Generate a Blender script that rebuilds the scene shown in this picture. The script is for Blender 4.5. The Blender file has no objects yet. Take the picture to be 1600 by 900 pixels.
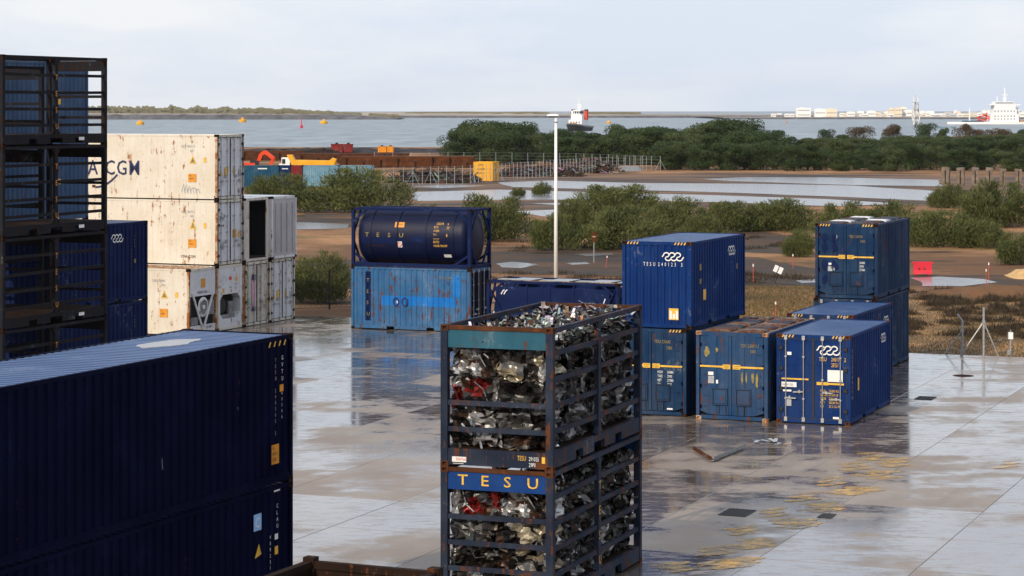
import bpy, bmesh, math, random
from mathutils import Vector, Matrix, noise
R = math.radians
rnd = random.Random(7)

# ------------------------------------------------------------------ camera, sky, sun, exposure
sc = bpy.context.scene
FPX, Y0, CH = 3647.0, 171.4, 10.2          # focal length in photo pixels, eye level row, eye height
cam_d = bpy.data.cameras.new('camera'); cam = bpy.data.objects.new('camera', cam_d)
sc.collection.objects.link(cam); sc.camera = cam
cam_d.sensor_width = 36.0; cam_d.sensor_fit = 'HORIZONTAL'
cam_d.lens = FPX / 1600 * 36.0
cam_d.shift_y = -(450 - Y0) / 1600
cam_d.clip_start = 0.5; cam_d.clip_end = 60000
cam.location = (0, 0, CH); cam.rotation_euler = (R(90), 0, 0)

HAZE = 3.0e-5          # scattering per metre of the sea air
SUN_AZ = R(215)      # compass-like: measured from +Y (view direction) clockwise; the sun stands behind, left
SUN_EL = R(30)
world = bpy.data.worlds.new('World'); sc.world = world; world.use_nodes = True
wn = world.node_tree; wn.nodes.clear()
def N(nt, t, **kw):
    n = nt.nodes.new(t)
    for k, v in kw.items(): setattr(n, k, v)
    return n
w_out = N(wn, 'ShaderNodeOutputWorld'); w_bg = N(wn, 'ShaderNodeBackground')
w_sky = N(wn, 'ShaderNodeTexSky'); w_sky.sky_type = 'NISHITA'; w_sky.sun_disc = False
w_sky.sun_elevation = SUN_EL; w_sky.sun_rotation = SUN_AZ; w_sky.air_density = 1.2; w_sky.dust_density = 1.0
w_tc = N(wn, 'ShaderNodeTexCoord'); w_map = N(wn, 'ShaderNodeMapping')
w_map.inputs['Scale'].default_value = (4.0, 4.0, 17)
w_no = N(wn, 'ShaderNodeTexNoise'); w_no.inputs['Scale'].default_value = 1.0; w_no.inputs['Detail'].default_value = 5
w_no.inputs['Roughness'].default_value = 0.55
w_ra = N(wn, 'ShaderNodeValToRGB')
w_ra.color_ramp.elements[0].position = 0.42; w_ra.color_ramp.elements[0].color = (7.5, 8.4, 10.0, 1)
w_ra.color_ramp.elements[1].position = 0.60; w_ra.color_ramp.elements[1].color = (9.6, 9.85, 10.4, 1)
w_mix = N(wn, 'ShaderNodeMix', data_type='RGBA'); w_mix.inputs['Factor'].default_value = 0.86
wl = wn.links.new
wl(w_tc.outputs['Generated'], w_map.inputs['Vector']); wl(w_map.outputs['Vector'], w_no.inputs['Vector'])
wl(w_no.outputs['Fac'], w_ra.inputs['Fac'])
wl(w_sky.outputs['Color'], w_mix.inputs['A']); wl(w_ra.outputs['Color'], w_mix.inputs['B'])
wl(w_mix.outputs['Result'], w_bg.inputs['Color']); w_bg.inputs['Strength'].default_value = 0.1
wl(w_bg.outputs['Background'], w_out.inputs['Surface'])

sun_d = bpy.data.lights.new('sun', 'SUN'); sun_d.energy = 3.8; sun_d.angle = R(1.0); sun_d.color = (1.0, 0.86, 0.68)
sun = bpy.data.objects.new('sun', sun_d); sc.collection.objects.link(sun)
to_sun = Vector((math.sin(SUN_AZ) * math.cos(SUN_EL), math.cos(SUN_AZ) * math.cos(SUN_EL), math.sin(SUN_EL)))
sun.rotation_euler = to_sun.to_track_quat('Z', 'Y').to_euler(); sun.location = (-60, -60, 60)

sc.view_settings.view_transform = 'Standard'; sc.view_settings.look = 'None'
sc.view_settings.exposure = 0.0; sc.view_settings.gamma = 1.0; sc.view_settings.use_curve_mapping = False
sc.render.engine = 'CYCLES'
sc.cycles.max_bounces = 6; sc.cycles.diffuse_bounces = 2; sc.cycles.glossy_bounces = 4
sc.cycles.caustics_reflective = False; sc.cycles.caustics_refractive = False

# ------------------------------------------------------------------ helpers
C = sc.collection
def ground(px, py, z=0.0):                 # photo pixel -> point on the level z (used for laying out only)
    d = FPX * (CH - z) / (py - Y0)
    return Vector(((px - 800) / FPX * d, d, z))
def at(px, d, z=0.0): return Vector(((px - 800) / FPX * d, d, z))
def hgt(py, d): return CH - (py - Y0) * d / FPX

MATS = {}
def mat(name):
    m = bpy.data.materials.new(name); m.use_nodes = True
    nt = m.node_tree; b = nt.nodes['Principled BSDF']
    MATS[name] = m
    return m, nt, b
def pos(nt): return N(nt, 'ShaderNodeNewGeometry').outputs['Position']
def noi(nt, vec, scale, detail=4, rough=0.55, mscale=None):
    if mscale:
        mp = N(nt, 'ShaderNodeMapping'); mp.inputs['Scale'].default_value = mscale
        nt.links.new(vec, mp.inputs['Vector']); vec = mp.outputs['Vector']
    n = N(nt, 'ShaderNodeTexNoise'); n.inputs['Scale'].default_value = scale
    n.inputs['Detail'].default_value = detail; n.inputs['Roughness'].default_value = rough
    nt.links.new(vec, n.inputs['Vector']); return n.outputs['Fac']
def ramp(nt, fac, a, b, ca=(0, 0, 0, 1), cb=(1, 1, 1, 1)):
    r = N(nt, 'ShaderNodeValToRGB'); e = r.color_ramp.elements
    e[0].position = a; e[1].position = b; e[0].color = ca; e[1].color = cb
    nt.links.new(fac, r.inputs['Fac']); return r.outputs['Color']
def mixc(nt, fac, a, b):
    m = N(nt, 'ShaderNodeMix', data_type='RGBA')
    for s, v in (('Factor', fac), ('A', a), ('B', b)):
        if isinstance(v, (int, float)): m.inputs[s].default_value = v
        elif isinstance(v, tuple): m.inputs[s].default_value = v if len(v) == 4 else (*v, 1)
        else: nt.links.new(v, m.inputs[s])
    return m.outputs['Result']
def mul(nt, a, b, op='MULTIPLY'):
    m = N(nt, 'ShaderNodeMath', operation=op)
    for i, v in enumerate((a, b)):
        if isinstance(v, (int, float)): m.inputs[i].default_value = v
        else: nt.links.new(v, m.inputs[i])
    return m.outputs[0]
def bump(nt, b, h, strength, dist=0.02):
    n = N(nt, 'ShaderNodeBump'); n.inputs['Strength'].default_value = strength; n.inputs['Distance'].default_value = dist
    nt.links.new(h, n.inputs['Height']); nt.links.new(n.outputs['Normal'], b.inputs['Normal'])

def paint(name, col, fade=None, rust=0.5, rough=0.6, streak=0.5, grime=0.5, spec=0.08, chips=0.55, weather=0.0, rustcol=(0.10, 0.035, 0.014)):
    """Weathered paint: chalky fading, dirt runs and rust spots with shapes of their own."""
    m, nt, b = mat(name); p = pos(nt)
    fade = fade or tuple(min(1, c * 1.7 + 0.012) for c in col)
    n1 = noi(nt, p, 0.9, 5, 0.6); c = mixc(nt, ramp(nt, n1, 0.40, 0.68), col, fade)
    wz = noi(nt, p, 0.55, 6, 0.7, (1, 1, 0.5)); c = mixc(nt, mul(nt, ramp(nt, wz, 0.45, 0.68), weather), c, (0.048, 0.072, 0.125))
    st = noi(nt, p, 1.0, 4, 0.65, (9, 9, 0.5))
    c = mixc(nt, mul(nt, ramp(nt, st, 0.50, 0.72), streak * 0.5), c, tuple(v * 0.45 for v in col))
    gr = noi(nt, p, 5.0, 5, 0.7)
    c = mixc(nt, mul(nt, ramp(nt, gr, 0.52, 0.75), grime * 0.45), c, (0.022, 0.019, 0.017))
    r1 = noi(nt, p, 3.1, 7, 0.72); r2 = noi(nt, p, 1.0, 4, 0.6, (7, 7, 0.7))
    rm = ramp(nt, mul(nt, mul(nt, r1, r2, 'ADD'), 0.5), 0.62 - 0.09 * rust, 0.67 - 0.09 * rust)
    ch = noi(nt, p, 11.0, 6, 0.75, (1, 1, 0.6)); c = mixc(nt, mul(nt, ramp(nt, mul(nt, mul(nt, ch, n1, 'ADD'), 0.5), 0.585, 0.625), chips), c, tuple(min(1, v * 0.5 + 0.13) for v in fade))
    rcol = mixc(nt, gr, tuple(v * 0.6 for v in rustcol), tuple(min(1, v * 1.6) for v in rustcol))
    c = mixc(nt, rm, c, rcol)
    nt.links.new(c, b.inputs['Base Color'])
    rr = mixc(nt, rm, (rough,) * 3, (0.85,) * 3); rr = mixc(nt, mul(nt, n1, 0.3), rr, (0.8,) * 3)
    nt.links.new(rr, b.inputs['Roughness'])
    b.inputs['Specular IOR Level'].default_value = spec
    bump(nt, b, gr, 0.15, 0.01)
    return m
def plain(name, col, rough=0.6, metal=0.0, var=0.25, scale=3.0, spec=0.4):
    m, nt, b = mat(name); p = pos(nt)
    n1 = noi(nt, p, scale, 5, 0.6)
    c = mixc(nt, ramp(nt, n1, 0.3, 0.7), tuple(v * (1 - var) for v in col), tuple(min(1, v * (1 + var)) for v in col))
    nt.links.new(c, b.inputs['Base Color']); b.inputs['Roughness'].default_value = rough
    b.inputs['Metallic'].default_value = metal; b.inputs['Specular IOR Level'].default_value = spec
    return m

class MB:
    """Collects shapes and links them as ONE mesh."""
    def __init__(s): s.v = []; s.f = []; s.c = []; s.col = None; s.cuts = []
    def quad(s, *ps):
        i = len(s.v); s.v += [tuple(p) for p in ps]; s.f.append(tuple(range(i, i + len(ps)))); s.c.append(s.col); return s
    def box(s, x0, x1, y0, y1, z0, z1):
        i = len(s.v)
        s.v += [(x0, y0, z0), (x1, y0, z0), (x1, y1, z0), (x0, y1, z0), (x0, y0, z1), (x1, y0, z1), (x1, y1, z1), (x0, y1, z1)]
        for f in ((0, 3, 2, 1), (4, 5, 6, 7), (0, 1, 5, 4), (1, 2, 6, 5), (2, 3, 7, 6), (3, 0, 4, 7)):
            s.f.append(tuple(i + k for k in f)); s.c.append(s.col)
        return s
    def bar(s, p, q, w, h=None, up=(0, 0, 1)):
        """A rectangular bar from p to q."""
        h = h or w; p, q = Vector(p), Vector(q); d = (q - p).normalized(); u = Vector(up)
        if abs(d.dot(u)) > 0.98: u = Vector((1, 0, 0))
        a = d.cross(u).normalized(); b = a.cross(d).normalized(); i = len(s.v)
        for e in (p, q):
            for sa, sb in ((-1, -1), (1, -1), (1, 1), (-1, 1)): s.v.append(tuple(e + a * (sa * w / 2) + b * (sb * h / 2)))
        for f in ((0, 1, 2, 3), (7, 6, 5, 4), (0, 4, 5, 1), (1, 5, 6, 2), (2, 6, 7, 3), (3, 7, 4, 0)):
            s.f.append(tuple(i + k for k in f)); s.c.append(s.col)
        return s
    def tube(s, p, q, r, r2=None, n=8, caps=True):
        r2 = r if r2 is None else r2; p, q = Vector(p), Vector(q); d = (q - p).normalized()
        u = Vector((0, 0, 1)) if abs(d.z) < 0.9 else Vector((1, 0, 0))
        a = d.cross(u).normalized(); b = a.cross(d).normalized(); i = len(s.v)
        for e, rr in ((p, r), (q, r2)):
            for k in range(n):
                t = 2 * math.pi * k / n; s.v.append(tuple(e + a * (math.cos(t) * rr) + b * (math.sin(t) * rr)))
        for k in range(n):
            k2 = (k + 1) % n; s.f.append((i + k, i + k2, i + n + k2, i + n + k)); s.c.append(s.col)
        if caps:
            s.f.append(tuple(i + k for k in reversed(range(n)))); s.c.append(s.col)
            s.f.append(tuple(i + n + k for k in range(n))); s.c.append(s.col)
        return s
    def prism(s, pts, z0, z1):
        """Polygon (counter-clockwise) in x,y raised from z0 to z1."""
        n = len(pts); i = len(s.v)
        s.v += [(x, y, z0) for x, y in pts] + [(x, y, z1) for x, y in pts]
        s.f.append(tuple(i + k for k in reversed(range(n)))); s.c.append(s.col)
        s.f.append(tuple(i + n + k for k in range(n))); s.c.append(s.col)
        for k in range(n):
            k2 = (k + 1) % n; s.f.append((i + k, i + k2, i + n + k2, i + n + k)); s.c.append(s.col)
        return s
    def xform(s, fn): s.v = [tuple(fn(*p)) for p in s.v]; return s
    def mesh(s, name):
        me = bpy.data.meshes.new(name); me.from_pydata(s.v, [], s.f)
        if any(c is not None for c in s.c):
            ca = me.color_attributes.new('col', 'FLOAT_COLOR', 'CORNER'); k = 0; buf = []
            for f, c in zip(s.f, s.c): buf += list((*(c or (0.2, 0.2, 0.2)), 1.0)) * len(f)
            ca.data.foreach_set('color', buf)
        me.validate(); me.update(); return me
    def build(s, name, m, parent=None, smooth=False, loc=(0, 0, 0)):
        me = s.mesh(name); me.materials.append(MATS[m] if isinstance(m, str) else m)
        if smooth: me.polygons.foreach_set('use_smooth', [True] * len(me.polygons))
        o = bpy.data.objects.new(name, me); C.objects.link(o); o.parent = parent; o.location = loc
        return o
MESHES = {}
def shared(name, key, fn, m, parent, loc=(0, 0, 0), rot=0.0, smooth=False, scale=None):
    """One part; parts made with the same key share their mesh, each has its own material slot."""
    if key not in MESHES:
        me = fn().mesh(name); me.materials.append(MATS[m])
        if smooth: me.polygons.foreach_set('use_smooth', [True] * len(me.polygons))
        MESHES[key] = me
    o = bpy.data.objects.new(name, MESHES[key]); C.objects.link(o); o.parent = parent
    o.location = loc; o.rotation_euler = (0, 0, rot)
    if scale: o.scale = scale
    o.material_slots[0].link = 'OBJECT'; o.material_slots[0].material = MATS[m]
    return o
def tag(o, label=None, cat=None, group=None, kind=None):
    if label: o['label'] = label
    if cat: o['category'] = cat
    if group: o['group'] = group
    if kind: o['kind'] = kind
    return o
def empty(name, loc, rz=0.0, label=None, cat=None, group=None):
    o = bpy.data.objects.new(name, None); C.objects.link(o); o.location = loc; o.rotation_euler = (0, 0, rz)
    o.empty_display_size = 0.3
    return tag(o, label, cat, group)
ORD = ['first', 'second', 'third', 'fourth', 'fifth', 'sixth', 'seventh', 'eighth', 'ninth', 'tenth', 'eleventh', 'twelfth',
       'thirteenth', 'fourteenth', 'fifteenth', 'sixteenth', 'seventeenth', 'eighteenth', 'nineteenth', 'twentieth']
ORD += ['twenty-' + w for w in ORD[:9]] + ['thirtieth'] + ['thirty-' + w for w in ORD[:9]] + ['fortieth'] + ['forty-' + w for w in ORD[:9]] + ['fiftieth'] + ['fifty-' + w for w in ORD[:9]] + ['sixtieth'] + ['sixty-' + w for w in ORD[:9]] + ['seventieth'] + ['seventy-' + w for w in ORD[:9]]

# lettering: built-in font turned into flat meshes
TXT = {}
def text2d(s, bold=False):
    """(verts, faces) of a string, one unit high, lying in x,y."""
    if (s, bold) not in TXT:
        cu = bpy.data.curves.new('lettering', 'FONT'); cu.body = s; cu.size = 1.38; cu.resolution_u = 2
        cu.offset = 0.009 if bold else 0.0
        o = bpy.data.objects.new('lettering', cu); C.objects.link(o)
        bpy.context.view_layer.update()
        me = o.evaluated_get(bpy.context.evaluated_depsgraph_get()).to_mesh()
        v = [tuple(x.co)[:2] for x in me.vertices]; f = [tuple(q.vertices) for q in me.polygons]
        o.to_mesh_clear()
        bpy.data.objects.remove(o); bpy.data.curves.remove(cu); TXT[s, bold] = (v, f)
    return TXT[s, bold]
def ribbon(pts, w):
    """Flat strip of width w along a 2-D path."""
    mb = []; n = len(pts)
    for i, p in enumerate(pts):
        a = pts[max(0, i - 1)]; b = pts[min(n - 1, i + 1)]; dx, dy = b[0] - a[0], b[1] - a[1]; l = math.hypot(dx, dy) or 1
        mb.append((p[0] - dy / l * w / 2, p[1] + dx / l * w / 2)); mb.append((p[0] + dy / l * w / 2, p[1] - dx / l * w / 2))
    return mb, [(2 * i, 2 * i + 1, 2 * i + 3, 2 * i + 2) for i in range(n - 1)]
class Face:
    """A flat side of a thing in local coordinates: origin, u axis, v axis; the offset keeps marks proud of it."""
    def __init__(s, o, u, v, off=0.006):
        s.o, s.u, s.v = Vector(o), Vector(u), Vector(v); s.n = s.u.cross(s.v).normalized() * off
    def p(s, a, b, k=1.0): return s.o + s.u * a + s.v * b + s.n * k
    def add(s, mb, vf, a=0, b=0, sx=1, sy=1, k=1.0):
        i = len(mb.v); mb.v += [tuple(s.p(a + x * sx, b + y * sy, k)) for x, y in vf[0]]
        for f in vf[1]: mb.f.append(tuple(i + q for q in f)); mb.c.append(mb.col)
    def text(s, mb, t, a, b, h, wide=1.0, vertical=False, spacing=None, bold=False):
        mb.cuts.append((len(mb.v), len(mb.f)))
        if vertical:
            for i, ch in enumerate(t):
                if ch != ' ': s.add(mb, text2d(ch), a, b - i * (spacing or h * 1.5), h * wide, h)
        elif spacing:
            for i, ch in enumerate(t):
                if ch != ' ': s.add(mb, text2d(ch), a + i * spacing, b, h * wide, h)
        else: s.add(mb, text2d(t, bold), a, b, h * wide, h)
    def rect(s, mb, a0, a1, b0, b1, k=1.0): mb.cuts.append((len(mb.v), len(mb.f))); s.add(mb, ([(a0, b0), (a1, b0), (a1, b1), (a0, b1)], [(0, 1, 2, 3)]), k=k)
def wave_logo(face, mb, a, b, w):
    """Three leaning curls: a scalloped line over a scalloped line, joined by slanting strokes."""
    s = w / 3.6
    for off in (0,):
        top = [(0.0, 0.55)]; bot = []
        for k in range(3):
            for j in range(9):
                t = j / 8 * math.pi; top.append((0.25 + k * 0.95 + 0.47 * (1 - math.cos(t)), 0.78 + 0.42 * math.sin(t) - (0.0 if j else 0.0)))
        for k in range(3):
            for j in range(9):
                t = j / 8 * math.pi; bot.append((0.55 + k * 0.95 + 0.47 * (1 - math.cos(t)), 0.30 - 0.34 * math.sin(t)))
        bot.append((3.6, 0.55))
        face.add(mb, ribbon(top, 0.19), a, b, s, s); face.add(mb, ribbon(bot, 0.19), a, b, s, s)
        for k in range(3):
            x = 0.25 + k * 0.95
            face.add(mb, ribbon([(x + 0.93, 0.80), (x + 0.78, 0.60), (x + 0.36, 0.46), (x + 0.30, 0.28)], 0.17), a, b, s, s, k=1.3)
# ------------------------------------------------------------------ materials
BLUE = (0.010, 0.036, 0.135)
paint('blue_paint', (0.003, 0.02, 0.09), (0.006, 0.032, 0.12), rust=0.2, weather=0.35, streak=0.7, grime=0.5)
paint('bright_blue_paint', (0.0025, 0.022, 0.115), (0.004, 0.032, 0.145), rust=0.1, weather=0.28, streak=0.6, grime=0.4)
paint('faded_blue_paint', (0.014, 0.048, 0.125), (0.032, 0.078, 0.16), rust=0.7, weather=0.75, streak=1.0, grime=0.6)
paint('worn_blue_paint', (0.006, 0.026, 0.074), (0.016, 0.045, 0.098), rust=0.45, weather=0.6, streak=1.0, grime=0.6)
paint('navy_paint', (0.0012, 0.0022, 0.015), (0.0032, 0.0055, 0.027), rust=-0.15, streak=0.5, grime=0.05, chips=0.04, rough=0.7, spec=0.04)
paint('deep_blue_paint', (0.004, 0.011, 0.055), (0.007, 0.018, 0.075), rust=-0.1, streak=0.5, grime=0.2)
paint('tank_blue_paint', (0.0015, 0.0045, 0.028), (0.0025, 0.007, 0.038), chips=0.1, rust=-0.2, rough=0.4, spec=0.18, streak=0.4, grime=0.2)
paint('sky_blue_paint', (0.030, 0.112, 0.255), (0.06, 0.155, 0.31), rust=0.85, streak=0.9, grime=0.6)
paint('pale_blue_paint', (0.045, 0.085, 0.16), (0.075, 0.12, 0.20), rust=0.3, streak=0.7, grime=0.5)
paint('bright_band_paint', (0.012, 0.14, 0.46), (0.02, 0.18, 0.52), rust=0.3, streak=0.3, grime=0.3)
paint('rusty_blue_paint', (0.03, 0.06, 0.11), (0.07, 0.10, 0.13), rust=1.35, streak=0.7, grime=0.9)
paint('rack_blue_paint', (0.014, 0.021, 0.040), (0.034, 0.045, 0.07), rust=0.95, streak=0.6, grime=0.8)
paint('rack_dark_paint', (0.009, 0.010, 0.014), (0.014, 0.015, 0.02), rust=1.1, streak=0.6, grime=0.8, rustcol=(0.022, 0.011, 0.007))
paint('teal_paint', (0.020, 0.085, 0.13), (0.035, 0.11, 0.155), rust=0.55, streak=0.4, grime=0.5)
paint('header_blue_paint', (0.008, 0.040, 0.17), (0.014, 0.055, 0.20), rust=0.05, streak=0.3, grime=0.3)
paint('roof_blue_paint', (0.020, 0.055, 0.155), (0.04, 0.085, 0.20), rust=-0.1, spec=0.4, rough=0.28, streak=0.2, grime=0.5)  # lighter than the walls: sky light on roofs put into the colour
paint('rust_roof', (0.10, 0.06, 0.045), (0.20, 0.16, 0.14), rust=1.6, spec=0.4, rough=0.35, grime=0.9)
paint('white_paint', (0.60, 0.545, 0.455), (0.66, 0.62, 0.545), rust=0.6, rough=0.4, chips=0.0, streak=0.28, grime=0.22, rustcol=(0.26, 0.11, 0.04))
paint('white_door_paint', (0.60, 0.61, 0.64), (0.70, 0.70, 0.72), rust=0.62, rough=0.4, streak=0.4, grime=0.4, rustcol=(0.16, 0.07, 0.03))
paint('cream_door_paint', (0.52, 0.48, 0.42), (0.62, 0.58, 0.52), rust=0.8, rough=0.5, streak=0.5, grime=0.5, rustcol=(0.2, 0.09, 0.035))
paint('lilac_paint', (0.40, 0.38, 0.40), (0.47, 0.45, 0.46), rust=0.1, rough=0.5, streak=0.4, grime=0.4)
paint('rusty_white', (0.42, 0.30, 0.20), (0.55, 0.46, 0.36), rust=1.5, rough=0.6, streak=0.6, grime=0.6, rustcol=(0.24, 0.085, 0.025))
paint('rust', (0.06, 0.024, 0.012), (0.10, 0.04, 0.02), rust=1.0, rough=0.8, grime=0.8)
paint('dark_rust', (0.014, 0.008, 0.006), (0.028, 0.014, 0.009), rust=0.6, rough=0.8, grime=0.6)
paint('orange_rust', (0.075, 0.026, 0.010), (0.13, 0.046, 0.017), rust=0.9, rough=0.85, grime=0.6)
paint('yellow_paint', (0.72, 0.35, 0.02), (0.78, 0.42, 0.05), rust=0.1, rough=0.45, streak=0.3, grime=0.2)
paint('orange_paint', (0.66, 0.24, 0.02), (0.7, 0.3, 0.04), rust=0.2, rough=0.45)
paint('red_paint', (0.68, 0.062, 0.022), (0.72, 0.09, 0.04), rust=0.1, rough=0.45, streak=0.3, grime=0.3)
paint('maroon_paint', (0.17, 0.022, 0.022), (0.2, 0.03, 0.03), rust=0.5, rough=0.6)
paint('cyan_paint', (0.12, 0.25, 0.35), (0.19, 0.33, 0.42), rust=0.4, rough=0.55, streak=0.6)
paint('teal_blue_paint', (0.012, 0.062, 0.12), (0.02, 0.085, 0.15), rust=0.2, rough=0.55)
plain('black_rubber', (0.012, 0.012, 0.013), 0.6)
plain('dark_void', (0.006, 0.006, 0.007), 0.8)  # near black that stands in for shade inside openings
plain('galvanised', (0.36, 0.37, 0.38), 0.42, 0.6, 0.2, 9)
plain('grey_steel', (0.22, 0.22, 0.225), 0.45, 0.4, 0.3, 6)
plain('white_gloss', (0.80, 0.80, 0.80), 0.35, 0, 0.05, 0.4)
plain('white_mark', (0.72, 0.72, 0.70), 0.5, 0, 0.10, 6)
plain('grey_mark', (0.33, 0.35, 0.38), 0.5, 0, 0.25, 9)
plain('yellow_mark', (0.68, 0.40, 0.05), 0.5, 0, 0.25, 7)
plain('dull_yellow_mark', (0.22, 0.17, 0.055), 0.6, 0, 0.4, 7)
plain('orange_mark', (0.62, 0.25, 0.02), 0.5, 0, 0.2, 7)
plain('black_mark', (0.02, 0.02, 0.022), 0.6, 0, 0.2, 7)
plain('navy_mark', (0.012, 0.018, 0.075), 0.5, 0, 0.15, 3)
plain('red_mark', (0.6, 0.05, 0.03), 0.5, 0, 0.2, 5)
plain('pink_mark', (0.62, 0.33, 0.46), 0.5, 0, 0.2, 5)
plain('green_mark', (0.16, 0.36, 0.16), 0.5, 0, 0.2, 5)
plain('light_blue_mark', (0.25, 0.45, 0.70), 0.5, 0, 0.1, 5)
plain('red_plastic', (0.60, 0.02, 0.04), 0.4, 0, 0.08, 2)
plain('sand', (0.50, 0.32, 0.14), 0.95, 0, 0.2, 2)
plain('marker_red', (0.42, 0.07, 0.05), 0.6, 0, 0.2, 2)
plain('coal', (0.022, 0.020, 0.021), 0.9, 0, 0.4, 0.8)
plain('pier_concrete', (0.17, 0.13, 0.10), 0.9, 0, 0.4, 1.5)
plain('rock', (0.085, 0.085, 0.095), 0.95, 0, 0.5, 0.08)
plain('bitumen', (0.035, 0.030, 0.027), 0.25, 0, 0.3, 3)
plain('bark', (0.05, 0.038, 0.028), 0.9, 0, 0.3, 4)
plain('city_white', (0.80, 0.79, 0.77), 0.7, 0, 0.05, 0.05)
plain('city_cream', (0.74, 0.64, 0.48), 0.7, 0, 0.08, 0.05)
plain('city_grey', (0.5, 0.5, 0.5), 0.7, 0, 0.08, 0.05)
plain('city_roof', (0.5, 0.30, 0.22), 0.8, 0, 0.1, 0.05)
plain('window_glass', (0.02, 0.025, 0.03), 0.12, 0, 0.1, 1, 0.6)
plain('city_glass', (0.30, 0.32, 0.35), 0.3, 0, 0.1, 0.1)

def leafmat(name, c1, c2, rough=0.6):
    m, nt, b = mat(name); p = pos(nt)
    n1 = noi(nt, p, 0.55, 3, 0.6); n2 = noi(nt, p, 5.0, 2, 0.6)
    c = mixc(nt, ramp(nt, mul(nt, mul(nt, n1, n2, 'ADD'), 0.5), 0.38, 0.62), c1, c2)
    nt.links.new(c, b.inputs['Base Color']); b.inputs['Roughness'].default_value = rough
    b.inputs['Specular IOR Level'].default_value = 0.25
    tr = N(nt, 'ShaderNodeBsdfTranslucent'); nt.links.new(c, tr.inputs['Color'])
    ms = N(nt, 'ShaderNodeMixShader'); ms.inputs[0].default_value = 0.3
    nt.links.new(b.outputs[0], ms.inputs[1]); nt.links.new(tr.outputs[0], ms.inputs[2])
    nt.links.new(ms.outputs[0], nt.nodes['Material Output'].inputs['Surface'])
leafmat('tamarisk_leaf', (0.058, 0.076, 0.022), (0.15, 0.16, 0.052))
leafmat('tree_leaf', (0.015, 0.032, 0.010), (0.058, 0.092, 0.022))
leafmat('light_leaf', (0.038, 0.062, 0.018), (0.085, 0.11, 0.034))
leafmat('brown_leaf', (0.07, 0.045, 0.022), (0.11, 0.075, 0.035))
leafmat('scrub_leaf', (0.035, 0.026, 0.018), (0.085, 0.06, 0.035))
leafmat('grass_leaf', (0.095, 0.082, 0.028), (0.18, 0.125, 0.05))
leafmat('spit_leaf', (0.19, 0.20, 0.11), (0.32, 0.28, 0.19))  # leaf colour lightened to carry the haze of distance

# wet concrete: mirror-like water film in broad patches, rougher brownish drying areas between
m, nt, b = mat('wet_concrete'); p = pos(nt)
big = noi(nt, p, 0.16, 5, 0.62, (1.0, 1.0, 1)); mid = noi(nt, p, 0.62, 6, 0.62); fine = noi(nt, p, 7.0, 6, 0.7)
strk = noi(nt, p, 0.45, 6, 0.68, (0.45, 1.5, 1))
srand = mul(nt, mul(nt, N(nt, 'ShaderNodeObjectInfo').outputs['Random'], 0.5, 'SUBTRACT'), 0.085)
wet = ramp(nt, mul(nt, mul(nt, mul(nt, mul(nt, big, 1.1), mul(nt, mul(nt, mid, 0.5), mul(nt, strk, 0.5), 'ADD'), 'ADD'), 0.5), srand, 'ADD'), 0.465, 0.535)
brk = noi(nt, p, 2.6, 6, 0.75, (0.5, 1.4, 1)); wet = mul(nt, wet, ramp(nt, brk, 0.30, 0.50))
dirt = noi(nt, p, 0.33, 6, 0.7)
info = N(nt, 'ShaderNodeObjectInfo').outputs['Random']
c = mixc(nt, ramp(nt, dirt, 0.38, 0.62), (0.135, 0.094, 0.066), (0.29, 0.24, 0.20))
c = mixc(nt, mul(nt, info, 0.4), c, (0.15, 0.122, 0.10))
c = mixc(nt, mul(nt, ramp(nt, fine, 0.45, 0.8), 0.35), c, (0.07, 0.055, 0.046))
mpt = N(nt, 'ShaderNodeMapping'); mpt.inputs['Rotation'].default_value = (0, 0, R(22)); nt.links.new(p, mpt.inputs['Vector'])
tyre = noi(nt, mpt.outputs['Vector'], 1.0, 4, 0.6, (2.4, 0.05, 1)); c = mixc(nt, mul(nt, ramp(nt, tyre, 0.56, 0.66), 0.4), c, (0.07, 0.058, 0.05))
stain = noi(nt, p, 0.21, 4, 0.7)
c = mixc(nt, mul(nt, ramp(nt, stain, 0.52, 0.63), 0.75), c, (0.16, 0.092, 0.052))
dry = mixc(nt, 0.5, c, (0.27, 0.225, 0.19)); c = mixc(nt, wet, dry, mixc(nt, 0.45, c, (0.07, 0.055, 0.045)))
nt.links.new(c, b.inputs['Base Color'])
nt.links.new(mixc(nt, wet, (0.16,) * 3, (0.5,) * 3), b.inputs['Specular IOR Level']); ro = mixc(nt, wet, (0.50,) * 3, (0.075,) * 3); ro = mixc(nt, mul(nt, ramp(nt, fine, 0.55, 0.8), 0.2), ro, (0.6,) * 3)
nt.links.new(ro, b.inputs['Roughness']); b.inputs['IOR'].default_value = 2.4; nt.links.new(mul(nt, wet, 0.5), b.inputs['Coat Weight']); b.inputs['Coat Roughness'].default_value = 0.09; b.inputs['Coat IOR'].default_value = 1.7; b.inputs['Specular Tint'].default_value = (1.0, 0.945, 0.88, 1)
rip = noi(nt, p, 1.6, 6, 0.65, (1.0, 0.55, 1)); bh = mul(nt, mul(nt, fine, mixc(nt, wet, (1, 1, 1), (0.06,) * 3)), mul(nt, rip, 2.2), 'ADD'); bump(nt, b, bh, 0.09, 0.012)

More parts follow.
